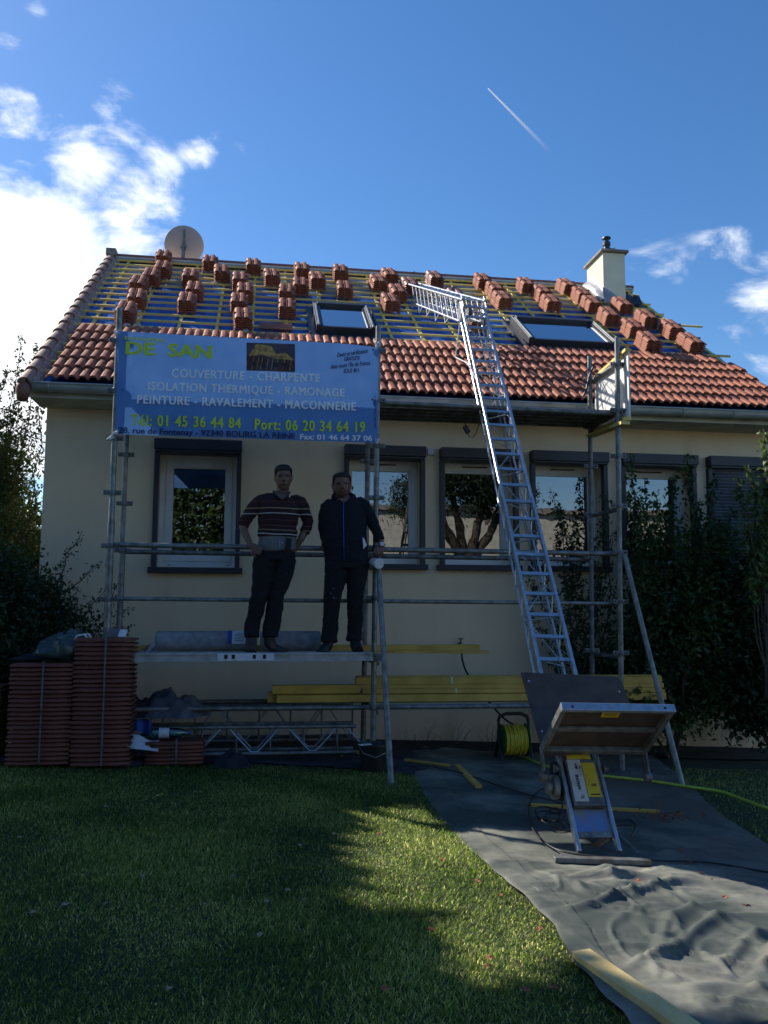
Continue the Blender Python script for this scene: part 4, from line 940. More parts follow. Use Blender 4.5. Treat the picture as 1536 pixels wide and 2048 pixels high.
def face_parts(c, W, body, parent, skin):
    for s_ in (-1, 1):
        e = MB().ball(c(.40*s_, .520, -.0785), .0125, .010, .0055, 12).build('eye', mt['eyew'], body, smooth='all')
        MB().ball(c(.40*s_, .520, -.0865), .0055, .0045, .0058, 10).build('iris', mt['eye'], body, smooth='all')
        MB().path([c(.18*s_, .455, -.1005), c(.42*s_, .432, -.0985), c(.70*s_, .458, -.081)], .0035, 6, [.0028, .0042, .002]).build('eyebrow', mt['hair'], body, smooth='all')
    MB().path([c(-.30, .785, -.0915), c(-.12, .772, -.0985), c(0, .778, -.0995), (c(.12, .772, -.0985)), c(.30, .785, -.0915)], .003, 6, [.001, .0035, .003, .0035, .001]).build('lips', mt['lip'], body, smooth='all')
def hair_cap(c, W, parent, secs, nm='hair'):
    m = MB(); m.loft(secs, 20); return m

def hand(m, wrist, mid, tip, side, curl=(0, 0, 0), palm_w=.040, r=.0085, spread_dir=None):
    """palm from wrist to mid, four fingers on to tip with a bend, thumb from the side of the palm near its base"""
    wrist, mid, tip, side = map(Vector, (wrist, mid, tip, side)); side.normalize(); d1 = (mid-wrist); d2 = (tip-mid); cu = Vector(curl)
    q = [wrist-d1*.2, wrist+d1*.3, wrist+d1*.8, mid]
    for off in (-.75, -.25, .25, .75): m.path([wrist+side*off*palm_w*.55, wrist+d1*.5+side*off*palm_w*.95, mid+side*off*palm_w], .0125, 8, [.012, .0135, .0105])
    for i, (off, ln) in enumerate(((-.78, .82), (-.27, .97), (.27, 1.0), (.78, .85))):
        a = mid+side*off*palm_w; m.path([a-d2*.1, a+d2*.42*ln, a+d2*.75*ln+cu*.45, a+d2*1.0*ln*.93+cu], r, 8, [r*1.1, r*1.02, r*.95, r*.72])
    tb = wrist+d1*.25-side*palm_w*.8; m.path([tb, tb+d1*.35-side*.016+cu*.2, tb+d1*.75-side*.022+cu*.4, tb+d1*1.05-side*.016+cu*.7], .010, 8, [.012, .0115, .010, .0075])

# --- person one: tall, striped sweater, hands on hips
p1 = thing('person', 'dark haired man in a striped maroon sweater standing with both hands on his hips', 'person', (C_(480, 1700).x, PY, PLZ), 'roofers standing on the scaffold plank')
hm, hc = head(541, 134, 345, 69, p1, mt['skin'], 'a')
hm.loft([sec(532, 430, 62, .065, .02), sec(534, 380, 52, .055, .02), sec(538, 320, 50, .052, .015)], 14)
torso = [(495, 905, 150, .10), (480, 850, 148, .095), (492, 760, 145, .095), (492, 660, 148, .10), (498, 560, 165, .11), (505, 480, 178, .11), (510, 430, 165, .095), (520, 395, 105, .075), (530, 375, 60, .055)]
hm.loft([sec(a, b, w*.82, d*.80, .01) for a, b, w, d in torso], 16)
def limb(m, pts, k=1.0, n=12): m.loft([(C_(a, b, dy), r*k/SCL, r*k/SCL*.95) for a, b, r, dy in pts], n)
arms1 = [[(430, 425, 34, .01), (385, 425, 48, .01), (345, 440, 56, .01), (308, 475, 58, .01), (250, 550, 50, .02), (212, 608, 46, .035), (195, 650, 44, .03)], [(600, 425, 34, .01), (645, 428, 48, .01), (682, 448, 55, .01), (705, 490, 55, .01), (735, 560, 48, .02), (755, 612, 44, .035), (745, 650, 42, .035), (720, 705, 40, .03)]]
fore1 = [[(196, 630, 36, .03), (205, 690, 34, .02), (232, 755, 30, -.02), (262, 812, 24, -.055), (275, 832, 22, -.065)], [(750, 640, 36, .035), (722, 700, 35, .03), (690, 760, 30, .02), (655, 812, 24, .03), (645, 828, 22, .035)]]
for a in arms1: limb(hm, a, .74)
for a in fore1: limb(hm, a, .95)
hand(hm, C_(270, 825, -.065), C_(312, 858, -.085), C_(365, 868, -.108), (.3, 0, .95), (.0, .0, -.01))
hand(hm, C_(648, 822, .03), C_(622, 852, .02), C_(585, 870, .05), (.3, .2, -.95), (0, .02, 0))
legs1 = [[(392, 900, 92, 0), (376, 1000, 90, 0), (362, 1110, 80, -.01), (335, 1240, 64, -.015), (310, 1350, 62, 0), (285, 1450, 56, .01), (272, 1560, 50, .01)],
         [(560, 900, 84, 0), (552, 1000, 84, .0), (520, 1120, 74, -.01), (480, 1240, 62, -.01), (468, 1350, 64, .0), (455, 1450, 66, .01), (432, 1560, 52, .02)]]
for a in legs1: limb(hm, a, .7)
foot1 = [[sec(268, 1570, 42, .045, .02), sec(266, 1640, 46, .065, .0), sec(265, 1700, 48, .085, -.03), sec(264, 1738, 46, .10, -.05)],
         [sec(425, 1570, 44, .045, .03), sec(425, 1650, 46, .055, .03), sec(460, 1690, 40, .05, .03), sec(520, 1712, 34, .045, .0), sec(570, 1722, 26, .04, -.02)]]
for a in foot1: hm.loft([(c, w*.8, d*.8) for c, w, d in a], 10)
b1 = remeshed(hm, 'body', .0055, mt['skin'], p1, 3); face_parts(hc, 69, b1, p1, mt['skin'])
sw = MB(); sw.loft([sec(492, 742, 158, .108, .01), sec(493, 700, 160, .11, .01)]+[sec(a, b, w*1.0, d, .01) for a, b, w, d in torso[3:6]]+[sec(508, 432, 165, .092, .012), sec(515, 405, 122, .078, .018)], 20)
for a in arms1: limb(sw, a, 1.0)
# V neck: collar band
swo = remeshed(sw, 'sweater', .006, mt['swt'], p1, 3, .006)
sv = MB(); sv.add([C_(455, 350, -.035), C_(600, 362, -.035), C_(528, 438, -.104), C_(470, 395, -.088), C_(580, 400, -.088)], [(0, 3, 2, 4, 1)]).build('open_neck', mt['skin'], b1)
MB().path([C_(452, 352, -.02), C_(470, 392, -.090), C_(498, 418, -.104), C_(528, 440, -.110), C_(556, 418, -.104), C_(584, 392, -.090), C_(600, 362, -.02)], .005, 6).build('collar', mt['darkcloth'], p1, smooth='all')
MB().path([C_(606, 512, -.118), C_(618, 520, -.118), C_(632, 516, -.118)], .003, 5).build('chest_emblem', mt['lace'], p1)
sh = MB(); sh.loft([sec(486, 862, 152, .112, .01), sec(484, 830, 153, .113, .01), sec(490, 780, 149, .108, .01), sec(492, 728, 148, .102, .01)], 20)
sho = remeshed(sh, 'shirt', .006, mt['shirt'], p1, 2, .006)
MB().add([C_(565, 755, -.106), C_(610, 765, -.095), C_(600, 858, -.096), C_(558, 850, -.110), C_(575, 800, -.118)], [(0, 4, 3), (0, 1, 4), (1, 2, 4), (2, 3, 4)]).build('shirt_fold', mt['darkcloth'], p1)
MB().lathe(C_(528, 797, -.108), (0, -1, 0), [(.005, 0), (.005, .003)], 8).box(C_(508, 770).x-.001, C_(508, 770).x+.001, PY-.112, PY-.108, C_(508, 835).z, C_(508, 770).z).build('shirt_button', mt['paper'], p1)
tr1 = MB(); tr1.loft([sec(470, 940, 170, .11, .01), sec(472, 900, 166, .108, .01), sec(480, 850, 150, .100, .01)], 18)
for a in legs1: limb(tr1, a[:-1]+[(a[-1][0]-2, a[-1][1]-20, a[-1][2]+10, a[-1][3]), (a[-1][0], a[-1][1]+38, a[-1][2]+10, a[-1][3]-.01)], 1.0)
remeshed(tr1, 'trousers', .007, mt['trs'], p1, 3, .008)
for a in foot1:
    f = MB(); f.loft(a, 16); zmin = PLZ+.001
    o = remeshed(f, 'boot', .005, mt['boot'], p1, 2)
    for v in o.data.vertices: v.co.z = max(v.co.z, zmin)
    m_ = MB(); 
    for j in range(5): q = a[1][0].lerp(a[2][0], j/4); m_.path([q+Vector((-.022, -a[1][2]*(.85+.25*j/4), .0)), q+Vector((.022, -a[1][2]*(.85+.25*j/4), .008))], .0022, 5)
    m_.build('laces', mt['lace'], o)
hh = MB(); cc = hc
hh.loft([(cc(0, .25, -.001), .077, .097), (cc(0, .19, -.001), .0815, .102), (cc(0, .10, .0), .075, .096), (cc(0, .0, .0), .052, .066), (cc(0, -.05, .0), .020, .030)], 20)
hh.loft([(cc(0, .62, .050), .066, .055), (cc(0, .45, .035), .076, .072), (cc(0, .27, .015), .079, .088)], 18)
for s_ in (-1, 1): hh.loft([(cc(.94*s_, .45, -.030), .006, .014), (cc(.96*s_, .30, -.030), .010, .03), (cc(.85*s_, .18, -.045), .014, .03)], 8)
ho1 = remeshed(hh, 'hair', .005, mt['hair'], p1, 2, .0028)

# --- person two: stockier, navy zip jacket, hand on a paint pot
p2 = thing('person', 'bearded stocky man in a dark zip jacket resting one hand on the scaffold brace', 'person', (C_(1020, 1700).x, PY, PLZ), 'roofers standing on the scaffold plank')
hm, hc2 = head(1037, 200, 408, 75, p2, mt['skin2'], 'b')
hm.loft([sec(1045, 470, 85, .075, .02), sec(1042, 430, 66, .065, .02), sec(1038, 380, 62, .06, .015)], 14)
torso2 = [(1085, 960, 172, .12), (1082, 880, 175, .125), (1065, 780, 180, .13), (1060, 680, 180, .13), (1060, 590, 186, .13), (1062, 520, 186, .12), (1062, 470, 175, .105), (1052, 430, 110, .085), (1045, 405, 72, .07)]
hm.loft([sec(a, b, w*.82, d*.80, .01) for a, b, w, d in torso2], 16)
arms2 = [[(990, 458, 36, .0), (948, 466, 52, .0), (915, 495, 56, .0), (893, 560, 50, .01), (888, 640, 45, .03), (898, 710, 42, .05), (920, 780, 42, .07)], [(1125, 445, 36, .0), (1180, 452, 56, .0), (1226, 484, 58, .0), (1268, 550, 50, .0), (1308, 630, 46, .0), (1338, 710, 42, -.02), (1362, 775, 38, -.03)]]
for a in arms2: limb(hm, a, .74)
limb(hm, [(905, 760, 36, .06), (900, 810, 30, .07), (892, 835, 26, .075)]); limb(hm, [(1358, 760, 33, -.03), (1370, 800, 28, -.035), (1372, 822, 26, -.035)])
hand(hm, C_(895, 830, .07), C_(885, 850, .05), C_(900, 880, .03), (.2, .95, 0), (.02, 0, 0))
hand(hm, C_(1371, 818, -.035), C_(1355, 868, -.05), C_(1350, 915, -.055), (.95, .1, .1), (.0, .02, -.004))
legs2 = [[(1000, 960, 95, 0), (990, 1060, 92, 0), (975, 1160, 80, -.01), (955, 1270, 66, -.01), (952, 1380, 62, 0), (945, 1480, 60, .01), (935, 1590, 56, .02)],
         [(1165, 960, 95, 0), (1165, 1060, 88, 0), (1158, 1160, 74, 0), (1152, 1270, 64, 0), (1155, 1380, 62, .01), (1152, 1480, 60, .02), (1152, 1580, 56, .03)]]
for a in legs2: limb(hm, a, .7)
foot2 = [[sec(930, 1610, 40, .045, .02), sec(920, 1665, 44, .06, .01), sec(885, 1712, 44, .07, -.02), sec(850, 1735, 38, .06, -.05)],
         [sec(1155, 1600, 42, .045, .03), sec(1158, 1660, 46, .065, .01), sec(1172, 1705, 44, .08, -.03), sec(1180, 1728, 38, .08, -.06)]]
for a in foot2: hm.loft([(c, w*.8, d*.8) for c, w, d in a], 10)
b2 = remeshed(hm, 'body', .0055, mt['skin2'], p2, 3); face_parts(hc2, 75, b2, p2, mt['skin2'])
jk = MB(); jk.loft([sec(1085, 955, 178, .128, .01)]+[sec(a, b, w, d, .01) for a, b, w, d in torso2[1:7]]+[sec(1054, 440, 122, .095, .015)], 20)
for a in arms2: limb(jk, a, 1.0)
remeshed(jk, 'jacket', .006, mt['jkt'], p2, 3, .007)
hd = MB(); hd.path([C_(985, 420, -.07), C_(968, 405, -.01), C_(985, 385, .05), C_(1045, 380, .085), C_(1110, 378, .06), C_(1138, 395, .0), C_(1118, 420, -.07)], .026, 10, [.012, .022, .03, .034, .03, .024, .012]).build('hood', mt['jkt'], p2, smooth='all')
MB().add([C_(1000, 425, -.085), C_(1098, 425, -.085), C_(1045, 462, -.108)], [(0, 2, 1)]).build('open_neck', mt['skin2'], b2)
zp = [C_(1043, 462, -.118), C_(1040, 560, -.128), C_(1042, 680, -.130), C_(1044, 800, -.130), C_(1047, 950, -.126)]
MB().path(zp, .0042, 6).build('zip', mt['zip'], p2, smooth='all')
MB().add([C_(1205, 755, -.106), C_(1218, 760, -.102), C_(1243, 818, -.090), C_(1212, 852, -.106)], [(0, 3, 2, 1)]).build('pocket_paper', mt['paper'], p2)
MB().path([C_(1200, 740, -.108), C_(1204, 790, -.110)], .003, 5).build('pocket_zip', mt['zip'], p2)
tr2 = MB(); tr2.loft([sec(1085, 1010, 178, .122, .01), sec(1085, 940, 174, .12, .01)], 18)
for a in legs2: limb(tr2, a[:-1]+[(a[-1][0], a[-1][1]-10, a[-1][2]+6, a[-1][3]), (a[-1][0]-2, a[-1][1]+48, a[-1][2]+12, a[-1][3]-.01)], 1.0)
remeshed(tr2, 'trousers', .007, mt['trs'], p2, 3, .007)
for (x, y, r) in ((960, 1185, .010), (940, 1225, .008), (965, 1262, .012), (992, 1262, .006), (1182, 1020, .007), (1055, 1050, .004), (1185, 1225, .004)):
    c = C_(x, y, 0); c.y = PY-.092
    MB().obox(c, (r, 0, 0), (0, .002, 0), (0, 0, r*.5)).build('paint_splash', mt['greycloth'], p2)
for a in foot2:
    f = MB(); f.loft(a, 16); o = remeshed(f, 'shoe', .005, mt['shoe'], p2, 2)
    for v in o.data.vertices: v.co.z = max(v.co.z, PLZ+.001)
hh = MB(); cc = hc2
hh.loft([(cc(0, .19, -.0), .080, .097), (cc(0, .13, -.0), .082, .100), (cc(0, .06, .0), .074, .090), (cc(0, -.0, .0), .052, .06), (cc(0, -.03, .0), .02, .03)], 20)
hh.loft([(cc(0, .60, .050), .070, .055), (cc(0, .42, .035), .080, .072), (cc(0, .24, .015), .083, .088)], 18)
for s_ in (-1, 1): hh.loft([(cc(.96*s_, .50, -.020), .005, .012), (cc(.97*s_, .30, -.028), .009, .03), (cc(.9*s_, .16, -.040), .012, .03)], 8)
remeshed(hh, 'hair', .005, mt['hair'], p2, 2, .0022)
mt['beard'] = M_('stubble', (.10, .05, .036), .8, 0, (.07, .033, .025), 60)
bd = MB(); bd.loft([(cc(0, 1.012, -.012), .030, .041), (cc(0, .94, -.013), .0455, .0615), (cc(0, .88, -.013), .0575, .0715), (cc(0, .845, -.011), .0610, .0725)], 20)
for s_ in (-1, 1): bd.loft([(cc(.80*s_, .86, -.02), .006, .030), (cc(.86*s_, .76, -.015), .006, .026), (cc(.93*s_, .62, -.01), .0045, .018)], 8)
remeshed(bd, 'beard', .005, mt['beard'], p2, 2)
MB().path([cc(-.42, .80, -.082), cc(-.30, .738, -.0945), cc(0, .722, -.0985), cc(.30, .738, -.0945), cc(.42, .80, -.082)], .003, 6, [.003, .0028, .0024, .0028, .003]).build('moustache', mt['beard'], b2, smooth='all')
wt = MB(); c = C_(1370, 806, -.035); wt.lathe(c+Vector((0, 0, -.012)), (.18, 0, 1), [(.033, 0), (.036, .004), (.036, .020), (.033, .024)], 18).build('watch_strap', mt['galv'], p2, smooth=30)
MB().lathe(c+Vector((.004, -.036, 0)), (.1, -1, 0), [(.019, 0), (.020, .004), (.016, .007)], 18).build('watch', mt['paper'], p2, smooth=30)
pt = thing('paint_pot', 'red and white plastic pot with a white lid held against the brace', 'pot', tuple(C_(1320, 980, -.09)))
mt['redp'] = M_('red_print_plastic', (.45, .06, .06), .45, 0, (.60, .56, .52), 9, c_pos=(.45, .5))
a, b = C_(1290, 950, .02), C_(1338, 976, -.12); d = (b-a)
MB().lathe(a, d, [(.036, 0), (.042, .01), (.043, d.length-.02), (.043, d.length)], 20).build('pot', mt['redp'], pt, smooth=30)
MB().lathe(b, d, [(.046, -.008), (.047, 0), (.047, .010), (.043, .013)], 24).build('lid', mt['white'], pt, smooth=30)
# ------------------------------------------------------------------ tile piles on the ground
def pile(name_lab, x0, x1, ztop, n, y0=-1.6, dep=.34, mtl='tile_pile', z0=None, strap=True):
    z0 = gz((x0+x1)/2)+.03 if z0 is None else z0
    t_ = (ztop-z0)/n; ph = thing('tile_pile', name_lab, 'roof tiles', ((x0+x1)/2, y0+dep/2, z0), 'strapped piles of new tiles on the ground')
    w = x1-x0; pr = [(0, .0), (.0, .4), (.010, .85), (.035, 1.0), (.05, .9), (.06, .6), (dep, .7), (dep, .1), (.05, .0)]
    m = MB(); ks = 9; V = []; 
    for i in range(ks):
        u = i/(ks-1); e = 0 if 0 < i < ks-1 else .022
        for (yy, zz) in pr:
            xx = -w/2+w*u; edge = .02 if i in (0, ks-1) else 0
            V.append((xx, yy+edge*(1 if yy < .06 else 0), zz*t_*.86*(1-.25*(1 if i in (0, ks-1) else 0))+.0015*sin(i*1.9)))
    k = len(pr); m.add(V, [(a*k+q, (a+1)*k+q, (a+1)*k+(q+1) % k, a*k+(q+1) % k) for a in range(ks-1) for q in range(k)]+[tuple(range(k)), tuple((ks-1)*k+q for q in range(k))[::-1]])
    me = bpy.data.meshes.new('tile'); me.from_pydata(m.v, [], m.f); me.materials.append(mt[mtl]); me.shade_smooth(); me.set_sharp_from_angle(angle=radians(50))
    for i in range(n):
        o = bpy.data.objects.new('tile', me); COL.objects.link(o); o.parent = ph; o.location = (random.uniform(-.006, .006), -dep/2+random.uniform(-.006, .006), i*t_)
        o.rotation_euler = (0, 0, random.uniform(-.012, .012))
    if strap:
        xs = (x0+x1)/2+.02; MB().box(xs-.007, xs+.007, y0-.012, y0-.008, z0, ztop+.01).box(xs-.007, xs+.007, y0-.012, y0+dep+.01, ztop+.008, ztop+.012).build('strap', mt['galv_dark'], ph)
    return ph
FY = -1.76
def pxx(x, y): return onY(x, y, FY).x
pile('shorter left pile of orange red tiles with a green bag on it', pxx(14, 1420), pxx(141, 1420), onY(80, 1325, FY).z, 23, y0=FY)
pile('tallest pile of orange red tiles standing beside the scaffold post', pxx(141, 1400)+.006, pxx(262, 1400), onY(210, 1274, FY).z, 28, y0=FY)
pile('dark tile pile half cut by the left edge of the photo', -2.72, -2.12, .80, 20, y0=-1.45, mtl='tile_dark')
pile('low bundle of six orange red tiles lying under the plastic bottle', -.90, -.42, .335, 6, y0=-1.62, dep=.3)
PT1, PT2 = onY(80, 1325, FY).z, onY(210, 1274, FY).z
# green carrier bag
bagp = Vector((onY(122, 1320, -1.6).x, -1.6, PT1+.005)); bg_ = thing('carrier_bag', 'crumpled dark green plastic bag with white handles on the shorter tile pile', 'bag', tuple(bagp))
def bagf(u, v):
    th_, ph_ = 2*pi*u, pi*v; r = 1+.28*noise.noise(Vector((cos(th_)*2.2, sin(th_)*2.2, v*4)))+.12*noise.noise(Vector((cos(th_)*6, sin(th_)*6, v*11)))
    return bagp+Vector((-.01+.21*sin(ph_)*cos(th_)*r+.03*(1-v), .14*sin(ph_)*sin(th_)*r, max(.0, .10+.115*cos(ph_)*r+(.05*(cos(th_)*sin(ph_)+.3) if v < .5 else 0))))
gridmesh(bagf, 48, 24).build('bag', mt['grb'], bg_, smooth=60)
for dx, dy in ((0, 0), (.02, .06)):
    q = bagp+Vector((.10+dx, -.09+dy, .15)); MB().path([q, q+Vector((.04, 0, .06)), q+Vector((.10, .0, .07)), q+Vector((.13, 0, .02)), q+Vector((.10, 0, -.06)), q+Vector((.05, -.01, -.05))], .009, 6).build('handle', mt['paper'], bg_, smooth='all')
q = Vector((-1.53, -1.42, 1.0)); sh_ = thing('dark_sheet', 'dark crumpled cloth lying behind the green bag on the shorter pile', 'cloth', (-1.9, -1.45, PT1))
gridmesh(lambda u, v: Vector((-2.05+.45*u, -1.50+.2*v, PT1+.005+.05*sin(pi*u)*sin(pi*v)+.03*abs(noise.noise(Vector((u*5, v*5, 2)))))), 20, 12).build('cloth', mt['darkcloth'], sh_, smooth='all')
for (a, b, m, lab) in (((217, 1257), (236, 1277), 'greycloth', 'small brown card standing on the tallest tile pile'), ((238, 1259), (251, 1276), 'paper', 'small pale blue card standing on the tallest tile pile')):
    p, r = onY(*a, -1.70), onY(*b, -1.74); t = thing('card', lab, 'card', ((p.x+r.x)/2, -1.70, PT2))
    MB().obox(((p.x+r.x)/2, -1.70, (p.z+PT2)/2), ((r.x-p.x)/2, 0, 0), (0, .001, 0), (.008, .012, (p.z-PT2)/2)).box((p.x+r.x)/2-.02, (p.x+r.x)/2+.02, -1.72, -1.68, PT2+.001, PT2+.003).build('card_sheet', mt[m], t)

# ------------------------------------------------------------------ timber
def board(p, q, w_, h_, lab, grp='yellow boards stored on the scaffold', m='timber', cat='timber', up=(0, 0, 1), band=None, bev=.002):
    t = thing('timber_board', lab, cat, tuple((Vector(p)+Vector(q))/2), grp)
    b = MB().beam(p, q, w_, h_, up).build('board', mt[m], t, bevel=bev)
    if band is not None:
        x = band; MB().box(x-.006, x+.006, min(p[1], q[1])-w_/2-.002, max(p[1], q[1])+w_/2+.002, p[2]-h_/2-.0005, p[2]+h_/2+.0015).build('white_band', mt['paper'], t)
    return t
Z0 = .605
board((.20, -1.24, Z0+.033), (3.93, -1.24, Z0+.02), .07, .066, 'bottom front board of the long timber stack, lowest and nearest')
board((.12, -1.14, Z0+.040), (3.96, -1.14, Z0+.03), .10, .09, 'thick board behind the lowest front one in the timber stack')
board((.16, -1.20, Z0+.113), (.96, -1.20, Z0+.113), .09, .075, 'short yellow board lying on the left end of the timber stack')
board((.98, -1.21, Z0+.092), (3.90, -1.21, Z0+.078), .09, .040, 'thin darker board second from the bottom of the timber stack', band=1.86)
board((.96, -1.20, Z0+.134), (3.92, -1.20, Z0+.120), .10, .040, 'thin board third from the bottom of the timber stack')
board((.92, -1.21, Z0+.185), (3.90, -1.21, Z0+.171), .09, .060, 'topmost front board of the timber stack with a white band', band=1.82)
board((.94, -1.10, Z0+.19), (3.94, -1.10, Z0+.18), .10, .060, 'rear board along the top of the timber stack')
board((-1.22, -.90, 1.078), (2.17, -.90, 1.078), .12, .050, 'upper yellow plank sticking out right of the roofers')
board((-1.0, -1.05, 1.064), (2.24, -.98, 1.034), .10, .024, 'thinner lower yellow plank sticking out furthest right of the roofers')
def gbat(a, b, w_, h_, lab, m='timber', lift=.01):
    p, q = ong(*a), ong(*b); p.z += h_/2+lift; q.z += h_/2+lift
    return board(tuple(p), tuple(q), w_, h_, lab, 'loose battens lying on the ground', m)
gbat((561, 1511), (639, 1515), .035, .02, 'short leftmost batten on the dark sheet below the trusses', lift=.04)
gbat((617, 1503), (735, 1517), .035, .02, 'longer thin batten crossing beside the bucket', lift=.04)
gbat((682, 1517), (731, 1521), .06, .01, 'wedge shaped offcut beneath the longer thin batten', lift=.02)
gbat((810, 1526), (899, 1538), .04, .02, 'batten right of the brace foot, parallel to the wall', lift=.02)
gbat((914, 1537), (958, 1581), .05, .025, 'batten lying slanted toward the camera on the fabric', lift=.015)
gbat((1062, 1617), (1318, 1630), .045, .02, 'long batten lying behind the foot of the hoist', lift=.015)
p, q = ong(1162, 1928), ong(1385, 2088); p.z += .038; q.z += .038
mt['pine'] = M_('pale_pine', (.66, .52, .24), .7, 0, (.54, .40, .16), 6, .2, 60)
board(tuple(p), tuple(q), .085, .035, 'pale sunlit plank at the bottom right corner on the fabric', 'loose battens lying on the ground', 'pine')

# ------------------------------------------------------------------ insulation rolls
def roll(x0, x1, lab, paper=None):
    y, r = -1.20, .098; z = 1.05+r
    t = thing('insulation_roll', lab, 'insulation roll', ((x0+x1)/2, y, 1.05), 'grey insulation rolls on the scaffold plank')
    pr = [(.0, .0), (.06, .004), (r*.88, .0), (r, .015), (r*1.01, .08), (r*.985, .2), (r*1.0, (x1-x0)*.6), (r*.985, (x1-x0)-.08), (r, x1-x0-.015), (r*.88, x1-x0), (.05, x1-x0-.004), (0, x1-x0)]
    MB().lathe((x0, y, z), (1, 0, 0), pr, 28).build('roll', mt['roll'], t, smooth=50)
    if paper:
        a0, a1 = paper; k = MB(); nn = 8
        V = [(x, y-(r+.004)*cos(a), z+(r+.004)*sin(a)) for a in [(-.15+1.5*j/nn) for j in range(nn+1)] for x in (a0, a1)]
        k.add(V, [(2*j, 2*j+1, 2*j+3, 2*j+2) for j in range(nn)]); pp = k.build('paper_label', mt['paper'], t, smooth='all')
        V = [(x, y-(r+.006)*cos(a), z+(r+.006)*sin(a)) for a in [(-.15+1.5*j/nn) for j in range(nn+1)] for x in (a0, a0+.04)]
        MB().add(V, [(2*j, 2*j+1, 2*j+3, 2*j+2) for j in range(nn)]).build('blue_strip', mt['blue'], pp, smooth='all')
        for j in range(4):
            a = .15+.2*j; MB().obox((a0+(a1-a0)*.62, y-(r+.007)*cos(a), z+(r+.007)*sin(a)), ((a1-a0)*.26, 0, 0), (0, .0005, 0), (0, 0, .002)).build('print_line', mt['navyink'], pp)
    return t
roll(onY(312, 1280, -1.2).x, onY(508, 1280, -1.2).x, 'long grey insulation roll with a blue and white paper label', (onY(455, 1270, -1.3).x, onY(492, 1270, -1.3).x))
roll(onY(520, 1280, -1.2).x, onY(641, 1280, -1.2).x, 'shorter grey insulation roll between the two roofers')
fm = thing('plastic_film', 'thin clear plastic film trailing from the left end of the long roll', 'plastic film', (-1.05, -1.2, 1.06))
mt['film'] = glass_mat('clear_film', .18, (.85, .86, .88), .15)
x_ = onY(312, 1280, -1.2).x
gridmesh(lambda u, v: Vector((x_-.17+.19*u, -1.30+.2*v, 1.06+.10*u*sin(pi*v)+.02*abs(noise.noise(Vector((u*6, v*9, 4)))))), 16, 16).build('film', mt['film'], fm, smooth='all')

# ------------------------------------------------------------------ spare track sections, cloths, bottle, bucket
def truss(lab, x0, x1, y, zb, zt, ph, m='galv'):
    t = thing('track_section', lab, 'hoist track', ((x0+x1)/2, y, zb), 'spare lattice track sections lying on the ground')
    for z in (zb, zt):
        for dy in (0, .22): MB().tube((x0, y+dy, z), (x1, y+dy, z-.01), .018, 10).build('chord', mt[m], t, smooth=True)
    for dy in (-.005, .225):
        zz = MB(); pts = []; x = x0+.05; k = 0
        while x < x1-.02:
            zt_, zb_ = zt-.01, zb+.01
            pts += [(x-.03, y+dy, zb_), (x+.0, y+dy, zb_), (x+.20, y+dy, zt_), (x+.25, y+dy, zt_+.005)] if k % 2 == 0 else [(x-.0, y+dy, zt_), (x+.2, y+dy, zb_), (x+.22, y+dy, zb_)]
            x += .26; k += 1
        zz.path(pts, .007, 6); zz.build('zigzag_rod', mt['alu'], t, smooth=True)
    for x in [x0+.3*i for i in range(int((x1-x0)/.3)+1)]:
        MB().tube((x, y, zb), (x, y+.22, zb), .010, 8).tube((x, y, zt), (x, y+.22, zt), .010, 8).tube((x, y+.004, zb), (x, y+.004, zt), .008, 8).build('cross_bar', mt['galv_dark'], t, smooth=True)
truss('front lattice track section lying under the scaffold beside the bucket', -1.05, .92, -1.28, .17, .40, 0)
truss('rear lattice track section leaning against the wall behind the front one', -1.15, .98, -.72, .20, .50, 1, 'galv_dark')
def heap(lab, c, rx, ry, h, m, seed, nm='cloth_heap', cat='cloth'):
    c = Vector(c); t = thing(nm, lab, cat, tuple(c))
    def f(u, v):
        a, r = 2*pi*u, v; k = noise.noise(Vector((cos(a)*1.6, sin(a)*1.6, seed)))*.35+1
        hh_ = h*(1-r**2.2)*(1+.6*noise.noise(Vector((cos(a)*r*3, sin(a)*r*3, seed+4))))+.25*h*abs(noise.noise(Vector((cos(a)*r*8, sin(a)*r*8, seed))))*(1-r)
        return c+Vector((rx*r*k*cos(a), ry*r*k*sin(a), max(0, hh_)))
    gridmesh(f, 40, 12).build('cloth', mt[m], t, smooth=60); return t
heap('crumpled grey jacket thrown over the left end of the lattice sections', (-.72, -1.22, .50), .34, .2, .19, 'greycloth', 3)
heap('dark crumpled tarpaulin on the far left end of the lattice sections', (-1.04, -1.22, .50), .24, .2, .15, 'darkcloth', 8)
heap('black crumpled cloth on the ground right of the low tile bundle', (-.18, -1.55, gz(-.1)+.01), .17, .12, .11, 'darkcloth', 12)
bc = thing('blue_cloth', 'bright blue cloth hanging from the lattice sections above the paper sheet', 'cloth', (-.98, -1.36, .38))
gridmesh(lambda u, v: Vector((-1.07+.19*u, -1.36+.02*sin(u*12), .37+.12*v+.02*sin(u*5)*(1-v))), 20, 8).build('cloth', mt['blue'], bc, smooth='all')
bt = thing('plastic_bottle', 'empty green tinted plastic bottle with white label lying on the low tile bundle', 'bottle', (-.62, -1.5, .345))
MB().lathe((-.87, -1.50, .39), (1, 0.05, -.02), [(.0, 0), (.035, .003), (.042, .015), (.042, .09), (.040, .10), (.042, .11), (.042, .22), (.036, .26), (.014, .30), (.014, .33)], 20).build('bottle', mt['bottle'], bt, smooth=60)
MB().lathe((-.80, -1.497, .388), (1, 0.05, -.02), [(.0432, 0), (.0432, .085)], 20).build('label', mt['paper'], bt, smooth=60)
MB().lathe((-.555, -1.485, .384), (1, .05, -.02), [(.016, 0), (.016, .02)], 12).build('cap', mt['blue'], bt, smooth=60)
